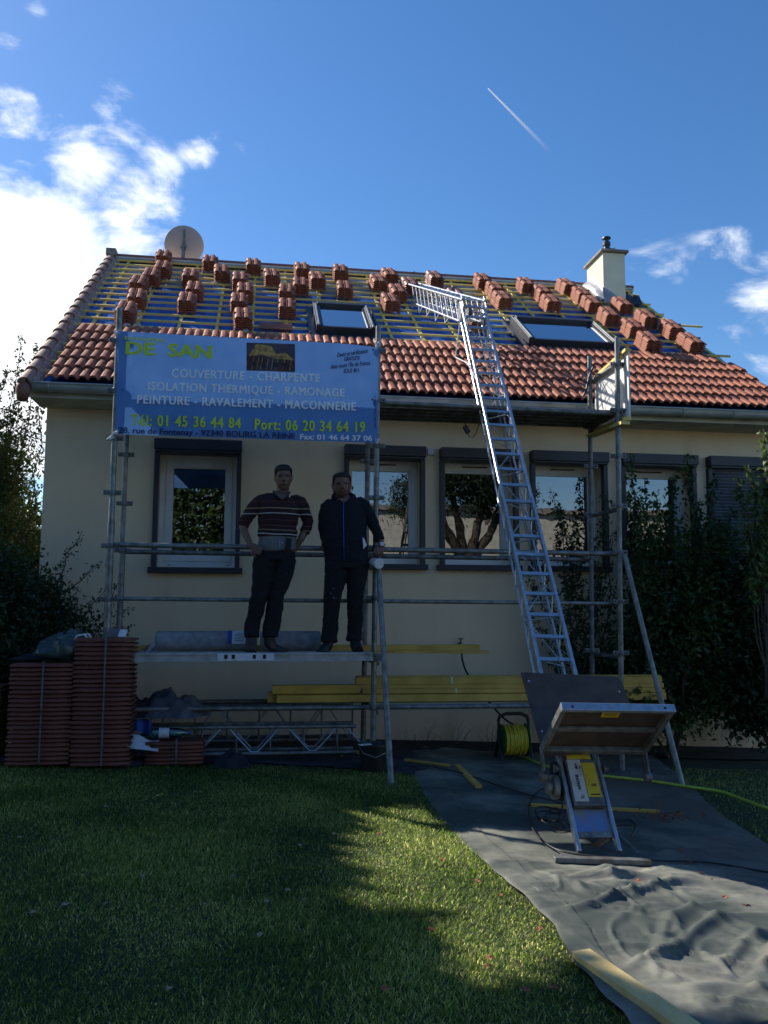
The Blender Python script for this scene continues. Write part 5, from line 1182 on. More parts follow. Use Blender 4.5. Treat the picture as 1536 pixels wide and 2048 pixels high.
ps = thing('paper_sheet', 'white printed paper sheet lying curled beside the low tile bundle', 'paper', (-1.0, -1.55, .16))
a, b, c, d = onY(256, 1472, -1.52), onY(318, 1478, -1.50), onY(316, 1503, -1.66), onY(254, 1496, -1.66)
gridmesh(lambda u, v: (d.lerp(c, u)).lerp(a.lerp(b, u), v)+Vector((0, 0, .02*sin(u*6)*v)), 20, 8).build('sheet', mt['paper'], ps, smooth='all')
g = gz(1); bp_ = Vector((1.03, -1.62, g+.005)); bk_ = thing('bucket', 'black builder bucket standing at the foot of the middle posts', 'bucket', tuple(bp_))
MB().lathe(bp_, (0, 0, 1), [(.0, .0), (.095, .0), (.125, .21), (.134, .215), (.134, .235), (.127, .235), (.120, .215), (.09, .01), (0, .008)], 28).build('bucket', mt['blackp'], bk_, smooth=40)
MB().path([bp_+Vector((-.13, 0, .22)), bp_+Vector((-.1, -.12, .17)), bp_+Vector((0, -.17, .14)), bp_+Vector((.1, -.12, .17)), bp_+Vector((.13, 0, .22))], .003, 6).build('handle', mt['alu'], bk_, smooth=True)
MB().obox(bp_+Vector((-.08, -.09, .237)), (.05, .02, 0), (-.01, .02, 0), (0, 0, .003)).build('rim_splash', mt['paper'], bk_)
wr = thing('wire_handle', 'bent bright wire handle lying on the dark sheet left of the bucket', 'wire', tuple(ong(690, 1508)))
MB().path([ong(683, 1510, .02), ong(682, 1498, .05), ong(697, 1498, .05), ong(710, 1509, .02)], .004, 6).build('wire', mt['alu'], wr)

# ------------------------------------------------------------------ hose reel, hoses, cables
rc = Vector((2.50, -.95, gz(2.5)+.2)); hr = thing('hose_reel', 'black framed hose reel wound with yellow hose by the wall', 'hose reel', (2.5, -.95, gz(2.5)))
for s_ in (-.15, .15): MB().path([rc+Vector((s_, -.12, -.19)), rc+Vector((s_, -.02, .0)), rc+Vector((s_, .0, .20))], .014, 8).path([rc+Vector((s_, .12, -.19)), rc+Vector((s_, .02, .0))], .014, 8).build('side_frame', mt['blackp'], hr, smooth=True)
MB().path([rc+Vector((-.15, 0, .18)), rc+Vector((-.14, 0, .22)), rc+Vector((-.08, 0, .25)), rc+Vector((.08, 0, .25)), rc+Vector((.14, 0, .22)), rc+Vector((.15, 0, .18))], .018, 8).build('carry_handle', mt['blackp'], hr, smooth=True)
MB().tube(rc+Vector((-.15, -.12, -.19)), rc+Vector((.15, -.12, -.19)), .008).tube(rc+Vector((-.15, .12, -.19)), rc+Vector((.15, .12, -.19)), .008).build('foot_bar', mt['galv'], hr, smooth=True)
mt['grn'] = M_('green_plastic', (.03, .13, .05), .5)
for s_ in (-.128, .122): MB().lathe(rc+Vector((s_, 0, 0)), (1, 0, 0), [(.0, 0), (.15, 0), (.155, .003), (.15, .006), (0, .006)], 28).build('flange', mt['grn'], hr, smooth=30)
hs_ = MB()
for lay, (r_, n_) in enumerate(((.118, 12), (.135, 11))):
    pts = [rc+Vector((-.11+.22*(i/(n_*20))+(.004*sin(i*.31)), (r_+.006*sin(i*.17))*cos(2*pi*i/20), (r_+.006*sin(i*.17))*sin(2*pi*i/20))) for i in range(n_*20)]
    hs_.path(pts, .0095, 7)
hs_.build('wound_hose', mt['hose'], hr, smooth='all')
def gh(pts, lift=.034, sub=8):
    P_ = [ong(x, y, lift) if isinstance(x, (int, float)) else x for x, y in pts]; out_ = []
    for i in range(len(P_)-1):
        a, b, c, d = P_[max(i-1, 0)], P_[i], P_[i+1], P_[min(i+2, len(P_)-1)]
        for j in range(sub):
            t = j/sub; out_.append(.5*((2*b)+(c-a)*t+(2*a-5*b+4*c-d)*t*t+(3*b-a-3*c+d)*t**3))
    return out_+[P_[-1]]
yh = thing('garden_hose', 'yellow garden hose running from the reel across the fabric to the right', 'hose', tuple(ong(1300, 1562)))
MB().path(gh([(1035, 1508), (1062, 1520), (1092, 1532), (1130, 1541), (1200, 1551), (1300, 1562), (1380, 1574), (1440, 1583), (1490, 1600), (1540, 1617), (1640, 1630)]), .013, 8).build('hose', mt['hoseg'], yh, smooth='all')
tpx = onY(921, 1283, -.06)
th_ = thing('tap_hose', 'thin dark hose hanging from the wall tap down to the reel', 'hose', (tpx.x, -.1, tpx.z-.1))
MB().path(gh([(Vector((tpx.x, -.10, tpx.z-.06)), 0), (onY(926, 1325, -.12), 0), (onY(940, 1355, -.15), 0), (onY(985, 1412, -.3), 0), (onY(1012, 1440, -.6), 0), (rc+Vector((.05, -.02, .12)), 0)]), .010, 7).build('hose', mt['darkcloth'], th_, smooth='all')
cbt = thing('power_cable', 'black power cable looping over the fabric around the hoist foot', 'cable', tuple(ong(1100, 1650)))
cm = MB(); cm.path(gh([(865, 1533), (930, 1548), (1000, 1572), (1060, 1590), (1100, 1600), (1130, 1610)]), .006, 6)
cm.path([H(-.16, .40, -.02)]+gh([(1120, 1590), (1085, 1578), (1062, 1600), (1058, 1630), (1070, 1665), (1105, 1695), (1150, 1708), (1230, 1716), (1330, 1722), (1420, 1725), (1540, 1745)]), .006, 6)
for i in range(5):
    c = ong(1108+random.uniform(-12, 14), 1640+random.uniform(-12, 16), .02+.012*i); a0 = random.uniform(0, 6); rx_, ry_ = random.uniform(.06, .12), random.uniform(.05, .10)
    cm.path([c+Vector((rx_*cos(a0+q*.42), ry_*sin(a0+q*.42), .03*sin(q*.5)+.02)) for q in range(13)], .006, 6)
cm.path([H(-.15, .35, -.04), ong(1125, 1612, .12), ong(1118, 1635, .05), ong(1128, 1655, .03)], .006, 6)
cm.path(gh([(1225, 1640), (1260, 1640), (1272, 1655), (1262, 1672)]), .006, 6)
cm.build('cable', mt['blackp'], cbt, smooth='all')
for (a, b, m, lab, r_) in (((1240, 1672), (1276, 1706), 'galv', 'flat grey steel bar lying beside the hoist foot', .016), ((1190, 1692), (1212, 1678), 'web', 'rusty orange offcut lying between the hoist feet', .03), ((1225, 1652), (1262, 1650), 'barkm', 'brown splinter of wood right of the hoist foot', .012)):
    p, q = ong(*a, .02), ong(*b, .02); t = thing('offcut', lab, 'debris', tuple((p+q)/2)); MB().beam(p, q, r_*1.6, .014).build('piece', mt[m], t, bevel=.003)

# ------------------------------------------------------------------ fabric sheets on the ground
Lp = [ong(*q) for q in ((812, 1500), (822, 1545), (850, 1590), (880, 1640), (925, 1690), (955, 1715), (1000, 1760), (1060, 1815), (1110, 1862), (1130, 1910), (1190, 1985), (1250, 2045), (1290, 2100))]
Rp = [ong(*q) for q in ((1285, 1500), (1345, 1545), (1395, 1590), (1440, 1632), (1500, 1672), (1560, 1710), (1640, 1770))]
def interp(P_, y):
    P_ = sorted(P_, key=lambda p: -p.y)
    if y >= P_[0].y: return P_[0].x
    for a, b in zip(P_, P_[1:]):
        if y >= b.y: return a.x+(b.x-a.x)*(a.y-y)/(a.y-b.y)
    a, b = P_[-2], P_[-1]; return b.x+(b.x-a.x)*min(.6, (b.y-y)/(a.y-b.y)*.5)
PQ1, PQ2 = ong(1162, 1928).xy, ong(1385, 2088).xy
def ridge(v): return (1-abs(v))**3
def tarp_f(u, v):
    y = -.28-7.2*v; xl, xr = interp(Lp, y), interp(Rp, y); x = xl+(xr-xl)*u+.02*noise.noise(Vector((y*5, u*2, 0)))*(1 if u < .05 or u > .95 else .3)
    lit = max(0, min(1, (-y-3.9)/.8)); n1 = noise.noise(Vector((x*1.1+3, y*1.7, .3))); n2 = noise.noise(Vector((x*2.6+y*1.2, y*4.2-x*1.0, 1.3))); n3 = noise.noise(Vector((x*7, y*9, 2)))
    n4 = noise.noise(Vector((x*1.5-y*.8, y*2.2+x*.7, 9)))
    wx, wy = x+.25*noise.noise(Vector((x*1.2, y*1.2, 8))), y+.22*noise.noise(Vector((x*1.1+5, y*1.3, 3)))
    n5 = noise.noise(Vector((wx*.9+wy*.6, wy*3.1-wx*.9, 4.4))); n7 = noise.noise(Vector((wx*1.6-wy*1.0, wy*4.6+wx*1.3, 7.7))); n8 = noise.noise(Vector((wx*2.2+wy*2.6, wy*1.3-wx*1.9, 2.2)))
    pl = lambda v, k=6.5: max(0, 1-abs(v)*k)
    n9 = noise.noise(Vector((wx*1.3+wy*.5+9, wy*2.2-wx*.8, 5.5))); n10 = noise.noise(Vector((wx*2.4-wy*1.3, wy*3.6+wx*1.5, 1.5)))
    md = .35+.65*max(0, min(1, .5+1.6*noise.noise(Vector((x*1.3, y*1.5, 12)))))
    h = .012+(.014+.034*lit)*(n1*.5+.5)*.8+((.003+.030*lit)*pl(n5)+(.002+.018*lit)*pl(n7, 8)+(.002+.020*lit)*pl(n9)+(.001+.010*lit)*pl(n10, 8)+(.001+.012*lit)*pl(n8, 9))*md+.0025*n3*(.3+lit)
    ab = (PQ2-PQ1); tt = max(0, min(1, (Vector((x, y))-PQ1).dot(ab)/ab.length_squared)); dd = (Vector((x, y))-PQ1-ab*tt).length
    d2 = max(0, Vector((x-1.95, (y+4.25)*1.6)).length-.22)
    h = .010+(h-.010)*max(.12, min(1, (dd-.03)/.22))*max(.25, min(1, d2/.3))
    if u < .09: h = h*(u/.09)**.6+.006+(.05*lit*max(0, noise.noise(Vector((y*3.3, 0, 7))))+.02*lit)*(1-u/.09)
    return Vector((x, y, gz(x)+max(.006, h)))
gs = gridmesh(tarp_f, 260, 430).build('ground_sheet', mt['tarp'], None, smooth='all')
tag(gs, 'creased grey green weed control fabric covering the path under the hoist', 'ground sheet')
fe = [ong(*q) for q in ((-60, 1527), (60, 1530), (250, 1538), (330, 1530), (480, 1524), (560, 1531), (640, 1536), (730, 1541), (815, 1553), (870, 1540))]
def strip_f(u, v):
    x = fe[0].x+(1.62-fe[0].x)*u; yf = -interp([Vector((0, -p.x, 0))+Vector((-p.y, 0, 0)) for p in fe], -x); y = yf+(-.42-yf)*v
    f_ = 1 if v < .08 else 0
    return Vector((x, y, gz(x)+.008+(.012 if v < .04 else .026)*abs(noise.noise(Vector((x*4, y*6, 3))))*2+(.05*max(0, noise.noise(Vector((x*2.2, 0, 5))))*(1-abs(v-.05)/.05) if v < .1 else 0)))
gs2 = gridmesh(strip_f, 160, 60).build('ground_sheet', mt['tarpd'], None, smooth='all')
tag(gs2, 'dark sheet spread on the lawn edge beneath the scaffold and tile piles', 'ground sheet')
mt['dirt'] = M_('fine_dirt', (.10, .07, .05), .95)

# ------------------------------------------------------------------ grass
def pt_in(x, y): return x < np.vectorize(lambda yy: interp(Lp, yy))(y)
n = 330000
gx = rng.uniform(-3.2, 1.75, n); gy = -1.45-5.6*rng.random(n)**.8
# keep blades inside the wedge the camera area looks at, denser near it
edge = np.interp(-gy, [-p.y for p in Lp], [p.x for p in Lp]); edge2 = np.interp(gx, [p.x for p in fe], [p.y for p in fe])
keep = (gx < edge+.015) & (gy < edge2+.02) & (gx > -2.95+.12*(-gy)*0)
gx, gy = gx[keep], gy[keep]
rx_ = rng.uniform(3.3, 6.2, 26000); ry_ = rng.uniform(-4.6, -1.2, 26000); redge = np.interp(-ry_, [-p.y for p in Rp], [p.x for p in Rp]); k2 = rx_ > redge-.02
gx = np.r_[gx, rx_[k2]]; gy = np.r_[gy, ry_[k2]]; n = len(gx)
base = np.stack([gx, gy, 0.09-.04*gx-.004], 1)
ln = rng.uniform(.018, .040, n)*(1+.35*np.sin(gx*3.1)*np.cos(gy*2.3)); az = rng.uniform(0, 2*pi, n); lean = rng.uniform(.15, 1.0, n)
d = np.stack([np.cos(az)*lean, np.sin(az)*lean, np.ones(n)], 1); d /= np.linalg.norm(d, axis=1)[:, None]
sdv = np.stack([-np.sin(az), np.cos(az), np.zeros(n)], 1); wd = rng.uniform(.0011, .0024, n)[:, None]
mid = base+d*ln[:, None]*.55; tip = mid+(d+np.stack([np.cos(az)*.5, np.sin(az)*.5, -.3*np.ones(n)], 1))*ln[:, None]*.5
V = np.stack([base-sdv*wd, base+sdv*wd, mid+sdv*wd*.9, mid-sdv*wd*.9, tip], 1).reshape(-1, 3); I = np.arange(n)*5
tri = np.concatenate([np.stack([I, I+1, I+2], 1), np.stack([I, I+2, I+3], 1), np.stack([I+3, I+2, I+4], 1)])
go = np_mesh('grass', V, tri, mt['grass']); at = go.data.attributes.new('tone', 'FLOAT', 'POINT'); at.data.foreach_set('value', np.repeat(rng.random(n)**2*1.0, 5).astype(np.float32))
go['label'] = 'short mown lawn grass in front of the house'; go['category'] = 'grass'; go['kind'] = 'stuff'

# fallen leaves
def leaf_obj(p, size, m, lab, grp):
    p = ong(*p, .035); me = MB(); a = random.uniform(0, 6); k = size
    pr = [(0, -.5), (.28, -.2), (.5, -.1), (.3, .12), (.22, .4), (0, .55), (-.22, .4), (-.3, .12), (-.5, -.1), (-.28, -.2)]
    V = [(0, 0, .12*k)]+[(x*k*cos(a)-y*k*sin(a), x*k*sin(a)+y*k*cos(a), random.uniform(-.12, .3)*k) for x, y in pr]
    me.add(V, [(0, i, i % 10+1) for i in range(1, 11)]); o = me.build('fallen_leaf', mt[m], None, loc=p); tag(o, lab, 'leaf', grp)
for q in ((757, 1668), (955, 1762), (1000, 1790), (980, 1918), (978, 1934), (1052, 1980), (862, 1858), (770, 1978), (1105, 1975), (885, 1720)):
    leaf_obj(q, .040, 'redleaf', 'small reddish dry leaf lying on the lawn', 'fallen leaves on the lawn')
for q in ((40, 1675), (285, 1752), (575, 1780), (410, 1810), (535, 1802), (600, 1690), (210, 1612), (465, 1752), (125, 1595), (668, 1668), (330, 1552), (610, 1800), (215, 1806), (65, 1826), (340, 1976), (520, 1870)):
    leaf_obj(q, .034, 'palel', 'small pale dry leaf lying on the shaded lawn', 'fallen leaves on the lawn')
leaf_obj((321, 1591), .060, 'hoseg', 'yellow leaf on the lawn below the low tile bundle', 'fallen leaves on the lawn')
leaf_obj((131, 1808), .05, 'palel', 'largest pale leaf on the left of the shaded lawn', 'fallen leaves on the lawn')
for q in ((1320, 1610), (1300, 1665), (1380, 1725), (1420, 1760), (1450, 1795), (1360, 1700), (1275, 1762), (1285, 1770), (1330, 1640), (1460, 1690), (1400, 1745), (1490, 1810), (1080, 1858), (1320, 1895)):
    leaf_obj(q, .035, 'redleaf', 'small reddish dry leaf lying on the fabric sheet', 'fallen leaves on the fabric')
lhc = ong(1318, 1632, .02); C0 = np.array(lhc)+rng.normal(size=(160, 3))*np.array([.12, .09, .012])
lh = leaves('leaf_litter', C0, .035, mt['redleaf']); lh['label'] = 'rust coloured leaf litter at the end of the long batten'; lh['category'] = 'leaf litter'; lh['kind'] = 'stuff'

# ------------------------------------------------------------------ plants
def cloud(ells, nsub, per, rsub, hollow=.55):
    out_ = []
    wts = np.array([e[3]*e[4]*e[5] for e in ells]); wts /= wts.sum()
    for k in range(nsub):
        e = ells[rng.choice(len(ells), p=wts)]; dv = rng.normal(size=3); dv /= np.linalg.norm(dv); rr = (hollow+(1-hollow)*rng.random())
        c = np.array(e[:3])+dv*np.array(e[3:])*rr; q = rng.normal(size=(per, 3))*rsub*rng.uniform(.6, 1.3); out_.append(c+q)
    return np.concatenate(out_)
def tree(lab, base, ells, nsub, per, rsub, size, m, cat='bush', nm='bush', grp=None, trunk_r=.05, stems=5, hollow=.55, zmin=None):
    t = thing(nm, lab, cat, base, grp); P_ = cloud(ells, nsub, per, rsub, hollow)
    P_ = P_[P_[:, 2] > (gz(base[0])+.05 if zmin is None else zmin)]
    tb = MB(); b0 = Vector(base)
    for i in range(stems):
        e = ells[i % len(ells)]; tgt = Vector(e[:3])+Vector([random.uniform(-.7, .7)*e[3+j] for j in range(3)]); md = b0.lerp(tgt, .5)+Vector([random.uniform(-.1, .1)*e[3] for _ in range(3)])
        tb.path([b0+Vector((random.uniform(-.05, .05), random.uniform(-.05, .05), 0)), b0.lerp(md, .5)+Vector((0, 0, .1)), md, md.lerp(tgt, .6), tgt], .02, 6, [trunk_r, trunk_r*.85, trunk_r*.6, trunk_r*.35, trunk_r*.12])
    tb.build('stems' if trunk_r < .08 else 'trunk', mt['barkm'], t, smooth='all')
    leaves('foliage', P_, size, mt[m], t); return t
tree('dense dark bush overlapping the left corner of the house', (-2.35, -.8, gz(-2.3)), [(-2.75, -.75, 1.15, .62, .5, 1.0), (-2.0, -.6, .95, .52, .35, .80), (-2.4, -.7, 1.2, .6, .5, .85)], 950, 60, .085, .05, 'leafd', stems=14, trunk_r=.018)
tree('broad dark bush cut by the left edge beside the tile piles', (-3.5, -.9, gz(-3.5)), [(-3.6, -.8, 1.25, .8, .7, 1.15), (-3.2, -1.0, .8, .5, .5, .7)], 800, 60, .10, .065, 'leafd', stems=10, trunk_r=.025)
tree('tall leafy tree behind the left corner with light showing through', (-3.4, 2.0, gz(-3.4)), [(-3.55, 1.9, 2.9, .75, .6, .8), (-3.1, 1.6, 2.2, .5, .5, .9), (-3.9, 2.1, 3.4, .6, .5, .6), (-2.95, 1.5, 3.3, .28, .3, .45)], 620, 55, .10, .055, 'leafm', 'tree', 'tree', stems=9, trunk_r=.03)
tree('dark evergreen far left behind the bushes', (-4.4, 3.6, gz(-4)), [(-4.6, 3.5, 2.4, 1.2, 1.0, 1.9), (-3.5, 3.8, 1.5, .9, .8, 1.4)], 800, 55, .16, .12, 'leafd', 'tree', 'tree', stems=6, trunk_r=.06)
# slender upright shoots
def shoots(lab, bases, m, size, nm='shrub', cat='shrub', nleaf=46, wob=.10, grp=None, twig=.16, start=.3):
    b0 = bases[0][0]; t = thing(nm, lab, cat, tuple(b0), grp); tb = MB(); P_ = []
    for (a, b) in bases:
        a, b = Vector(a), Vector(b); n_ = 7; pts = [a.lerp(b, i/n_)+Vector((random.uniform(-wob, wob), random.uniform(-wob, wob), 0))*(sin(pi*i/n_)*.8+.1*(i > 0)) for i in range(n_+1)]
        tb.path(pts, .006, 5, [.011*(1-i/n_*.75) for i in range(n_+1)])
        L0 = (b-a).length
        for k in range(int(nleaf*L0)):
            s_ = start+(1-start)*random.random(); i = min(int(s_*n_), n_-1); c = pts[i].lerp(pts[i+1], s_*n_-i)
            dv = Vector((random.gauss(0, 1), random.gauss(0, 1), random.gauss(.3, .6))).normalized()*random.uniform(.2, 1)*twig*(1.1-s_*.7)
            if random.random() < .22: tb.path([c, c+dv*.6+Vector((0, 0, .01)), c+dv], .0025, 4, [.0035, .0025, .001], cap=False)
            for r_ in range(3): P_.append(tuple(c+dv*random.uniform(.3, 1.1)+Vector([random.gauss(0, .018) for _ in range(3)])))
    tb.build('stems', mt['barkm'], t, smooth='all'); leaves('foliage', np.array(P_), size, mt[m], t, droop=.9, wide=.5); return t
shoots('feathery upright shoots rising above the bushes at the far left', [((-3.35, 1.3, 1.2), tuple(onY(45, 672, 1.4))), ((-3.2, 1.3, 1.4), tuple(onY(62, 715, 1.3))), ((-3.3, 1.5, 1.2), tuple(onY(15, 735, 1.5))), ((-3.0, 1.3, 1.4), tuple(onY(75, 690, 1.5))), ((-3.1, 1.3, 1.4), tuple(onY(30, 780, 1.3))), ((-2.7, 1.3, 1.5), tuple(onY(85, 760, 1.2)))], 'leafm', .045, nleaf=40, twig=.15)
shoots('arching thin sprays reaching from the left bush across the wall', [((-2.1, -.55, 1.3), tuple(onY(205, 1122, -.35))), ((-2.1, -.5, 1.4), tuple(onY(165, 1062, -.3))), ((-1.9, -.6, 1.1), tuple(onY(215, 1175, -.5))), ((-1.7, -.6, .8), tuple(onY(258, 1215, -.55))), ((-1.6, -.65, .5), tuple(onY(262, 1250, -.6))), ((-1.7, -.6, .7), tuple(onY(245, 1150, -.6)))], 'leafd', .035, nleaf=30, twig=.10, wob=.05, start=.25)
# right hand shrubs
tree('dense dark shrub right of the scaffold in front of the windows', (4.3, -.6, gz(4.3)), [(4.35, -.62, 1.0, .65, .38, .85), (3.95, -.5, .7, .35, .3, .6), (4.7, -.6, 1.45, .45, .35, .6), (4.75, -.6, 2.05, .3, .25, .4), (4.25, -.5, 1.8, .25, .25, .3)], 400, 55, .10, .066, 'leafm', 'shrub', 'shrub', stems=12, trunk_r=.018)
tree('big shadowy shrub filling the right edge below the shutter', (5.3, -.9, gz(5.3)), [(5.35, -.85, 1.15, .6, .45, 1.05), (5.75, -1.0, 1.9, .5, .4, .9), (5.0, -.7, .8, .4, .4, .6)], 480, 55, .11, .07, 'leafd', 'shrub', 'shrub', stems=12, trunk_r=.02)
rsh = [(1262, 905, -.5), (1290, 960, -.45), (1310, 985, -.5), (1375, 905, -.6), (1392, 1000, -.55), (1262, 990, -.6), (1340, 1010, -.45), (1300, 1050, -.5), (1430, 960, -.7), (1470, 1010, -.7), (1255, 1070, -.6), (1360, 1060, -.6), (1410, 1060, -.8), (1350, 950, -.5)]
shoots('leafy pear like shrub whose upright branches cross the fifth window', [((4.25+random.uniform(-.25, .35), y_-.1, .5), tuple(onY(x, y, y_))) for x, y, y_ in rsh], 'leafm', .055, nleaf=42, twig=.15, wob=.08, start=.40)
shoots('thin dark shrub growing between the two right scaffold posts', [((3.35+random.uniform(-.2, .3), -.45, .1), tuple(onY(x, y, -.4))) for x, y in ((1060, 1150), (1085, 1105), (1100, 975), (1120, 1010), (1150, 1040), (1165, 1100), (1195, 1060), (1215, 990), (1140, 1160), (1050, 1205), (1180, 1180), (1205, 1120), (1225, 1060))], 'leafd', .048, nleaf=40, twig=.17, wob=.12, start=.3)
shoots('tall branches with sunlit yellow green leaves at the right edge', [((5.0+random.uniform(-.2, .2), -1.45, .6), tuple(onY(x, y, -1.45))) for x, y in ((1500, 935), (1528, 860), (1536, 960), (1490, 1000), (1515, 980), (1475, 955), (1545, 900), (1560, 930))], 'leafl', .06, nleaf=34, twig=.15, wob=.07, start=.45)
shoots('low leafy sprig hanging over the right end of the timber stack', [((3.75, -1.0, .2), tuple(onY(1275, 1372, -1.3))), ((3.8, -1.0, .2), tuple(onY(1300, 1385, -1.3))), ((3.7, -1.0, .2), tuple(onY(1258, 1385, -1.3)))], 'leafm', .055, nleaf=24, twig=.08, wob=.04, start=.6)
# dry weeds along the wall foot
for i, (x, y) in enumerate(((835, 1478), (905, 1480), (985, 1478), (1020, 1474))):
    b = onY(x, y, -.25); b.z = gz(b.x)+.03; k = MB()
    for j in range(9):
        a = random.uniform(-1, 1); h_ = random.uniform(.06, .22) if j else .26; k.path([b+Vector((a*.10, 0, 0)), b+Vector((a*.16, random.uniform(-.04, .04), h_*.6)), b+Vector((a*.22+random.uniform(-.05, .05), random.uniform(-.06, .06), h_))], .002, 4, [.003, .002, .001])
    o = k.build('dry_weed', mt['barkm'], None, smooth='all'); tag(o, ['dry weed tuft at the wall foot, nearest the bucket', 'dry weed tuft at the wall foot, second from the bucket', 'dry weed tuft at the wall foot, second from the hose reel', 'dry weed tuft at the wall foot, nearest the hose reel'][i], 'weed', 'dry weeds along the wall foot')

# ------------------------------------------------------------------ what stands left of and behind the photographer
# a tall garden tree left of the frame; its crown is shaped from the shade wanted on the lawn
def inpoly(x, y, P_):
    c = False; j = len(P_)-1
    for i in range(len(P_)):
        xi, yi = P_[i]; xj, yj = P_[j]
        if (yi > y) != (yj > y) and x < (xj-xi)*(y-yi)/(yj-yi)+xi: c = not c
        j = i
    return c
lit = [(730, 1632), (700, 1690), (688, 1760), (705, 1815), (760, 1838), (830, 1850), (870, 1890), (890, 1945), (935, 1990), (985, 2060), (1090, 2060), (1150, 1985), (1260, 1965), (1330, 2010), (1350, 2060), (1420, 2120), (1900, 2120), (1900, 1560), (1000, 1560)]
lp = [tuple(ong(*q)[:2]) for q in lit]
sh_pts = []; kx, ky = to_sun.x/to_sun.z, to_sun.y/to_sun.z
while len(sh_pts) < 30000:
    x, y = random.uniform(-4.5, 2.8), random.uniform(-8.2, -1.2)
    jx, jy = random.gauss(0, .05), random.gauss(0, .05)
    if inpoly(x+jx, y+jy, lp): continue
    h_ = random.uniform(5.6, 7.6); q = (x+kx*h_, y+ky*h_, h_)
    dq = Vector(q)-CAM
    if dq.dot(RT)/dq.dot(fw)*F+CX > -90: continue
    sh_pts.append(q)
tl = thing('garden_tree', 'tall broad leaved tree standing left of the lawn outside the picture', 'tree', (-7.6, .6, gz(-7.6)))
tb = MB().path([(-7.6, .6, .3), (-7.5, .6, 2.0), (-7.3, .5, 4.2)], .2, 10, [.26, .2, .16])
for i in range(12):
    e = Vector(sh_pts[random.randrange(len(sh_pts))]); s0 = Vector((-7.4, .55, random.uniform(2.8, 4.2))); tb.path([s0, s0.lerp(e, .5)+Vector((0, 0, .3)), e], .05, 7, [.10, .06, .015])
tb.build('trunk', mt['barkm'], tl, smooth='all'); leaves('crown', np.array(sh_pts), .22, mt['leafm'], tl, wide=.55)
# neighbour's house, pine and hedge that the windows reflect
nb = thing('neighbour_house', 'pale rendered house across the garden, seen only as a reflection in the windows', 'house', (13, -25, 0))
MB().box(3.5, 24, -27, -22, -.6, 5.1).build('wall', mt['fascia'], nb)
MB().box(3.3, 24.2, -27.2, -21.8, 5.1, 5.25).build('roof', mt['mortar'], nb)
pn = thing('pine_tree', 'umbrella pine with forked trunk across the garden, seen reflected in the windows', 'pine tree', (6.2, -15.5, -.15))
tb = MB().path([(6.2, -15.5, -.3), (6.15, -15.5, 1.6), (6.3, -15.5, 2.7)], .2, 10, [.30, .24, .22])
for e in ((4.6, -15.2, 5.6), (5.6, -15.8, 6.2), (7.0, -15.3, 6.0), (8.0, -15.6, 5.4), (5.0, -15.5, 4.6)): tb.path([(6.28, -15.5, 2.5), (Vector((6.28, -15.5, 2.9))).lerp(Vector(e), .4)+Vector((0, 0, -.2)), e], .1, 8, [.2, .12, .05])
tb.build('trunk', mt['barkm'], pn, smooth='all')
leaves('crown', cloud([(6.2, -15.5, 5.3, 1.9, 1.5, 1.1), (4.6, -15.3, 4.6, .9, .9, .8), (7.4, -15.5, 4.8, 1.2, .9, .8)], 420, 50, .16, .3), .13, mt['needle'], pn, wide=.25)
tree('dense dark hedge across the garden, seen reflected in the first window', (-2.5, -15, gz(-2)-.1), [(-4.5, -15, 2.4, 2.2, 1.0, 3.4), (-1.6, -15, 2.6, 2.0, 1.0, 3.4), (1.2, -15.2, 1.6, 1.4, .9, 1.8), (-7.5, -14, 2.6, 2.2, 1.0, 3.0)], 1100, 40, .26, .2, 'leafm', 'hedge', 'hedge', stems=8, trunk_r=.09)
tree('round dark bush across the garden in front of the pale house', (9.8, -17, -.3), [(9.8, -17, 1.0, 1.6, .9, 1.3), (12.8, -18, 1.1, 1.8, 1, 1.4), (3.6, -16, .9, 1.0, .8, 1.1)], 320, 40, .2, .13, 'leafd', stems=6, trunk_r=.05)

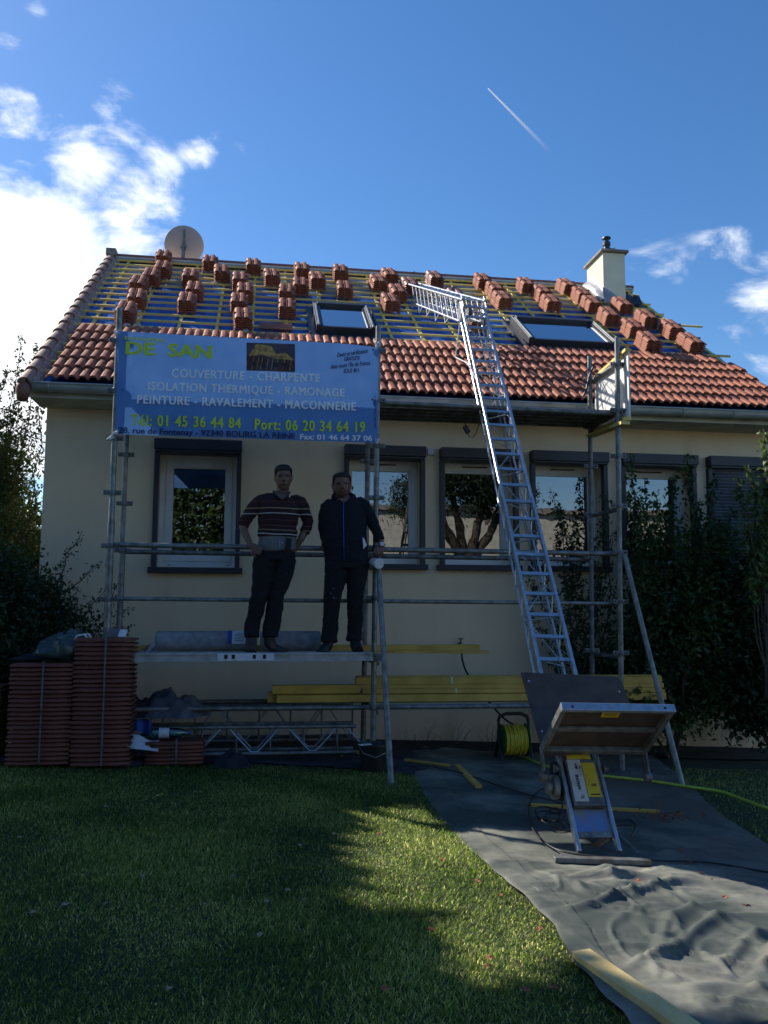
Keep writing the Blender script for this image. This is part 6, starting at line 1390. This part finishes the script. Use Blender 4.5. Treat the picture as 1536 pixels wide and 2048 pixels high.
tree('dense unseen tree added behind the photographer on the left to block sky light', (-7.5, -8.5, .3), [(-7.5, -8.5, 4.0, 2.0, 2.6, 3.4)], 520, 40, .3, .24, 'leafd', 'tree', 'tree', stems=7, trunk_r=.12, hollow=.75)  # out of view, added to cut sky light and deepen the garden shade

# ------------------------------------------------------------------ vapour trail
mt['trail'] = bpy.data.materials.new('vapour'); mm = mt['trail']; mm.use_nodes = True; N = mm.node_tree.nodes; L = mm.node_tree.links; N.clear()
o_ = N.new('ShaderNodeOutputMaterial'); mx = N.new('ShaderNodeMixShader'); t_ = N.new('ShaderNodeBsdfTransparent'); e_ = N.new('ShaderNodeBsdfTranslucent'); d_ = N.new('ShaderNodeBsdfDiffuse'); m2 = N.new('ShaderNodeMixShader'); at = N.new('ShaderNodeAttribute'); at.attribute_name = 'dens'
e_.inputs[0].default_value = (1, 1, 1, 1); d_.inputs[0].default_value = (1, 1, 1, 1); m2.inputs[0].default_value = .6; L.new(d_.outputs[0], m2.inputs[1]); L.new(e_.outputs[0], m2.inputs[2])
L.new(at.outputs['Fac'], mx.inputs[0]); L.new(t_.outputs[0], mx.inputs[1]); L.new(m2.outputs[0], mx.inputs[2]); L.new(mx.outputs[0], o_.inputs[0])
vt = thing('vapour_trail', 'thin white twin vapour trail of a distant aircraft high in the sky', 'vapour trail', tuple(CAM+ray(976, 177)*6000))
DT = 6000
for off in (-2.4, 2.2):
    a, b = CAM+ray(976, 177)*DT, CAM+ray(1105+off*2, 308)*DT; sd_ = Vector((1, 0, .6)).normalized()
    pts = []; rs_ = []; nn = 24
    for i in range(nn+1):
        u = i/nn; p = a.lerp(b, u); pp = CAM+ray(976+(1105-976)*u+off*(.15+.5*u), 177+(308-177)*u+(-off)*(.15+.5*u))*DT; pts.append(pp); rs_.append((.7+2.2*u)*DT/F)
    k = MB().path(pts, 1, 8, rs_, cap=False); o = k.build('trail_streak', mt['trail'], vt, smooth='all')
    at_ = o.data.attributes.new('dens', 'FLOAT', 'POINT'); at_.data.foreach_set('value', [max(0, .40*(1-(j//8)/nn)**1.3) for j in range(len(k.v))])
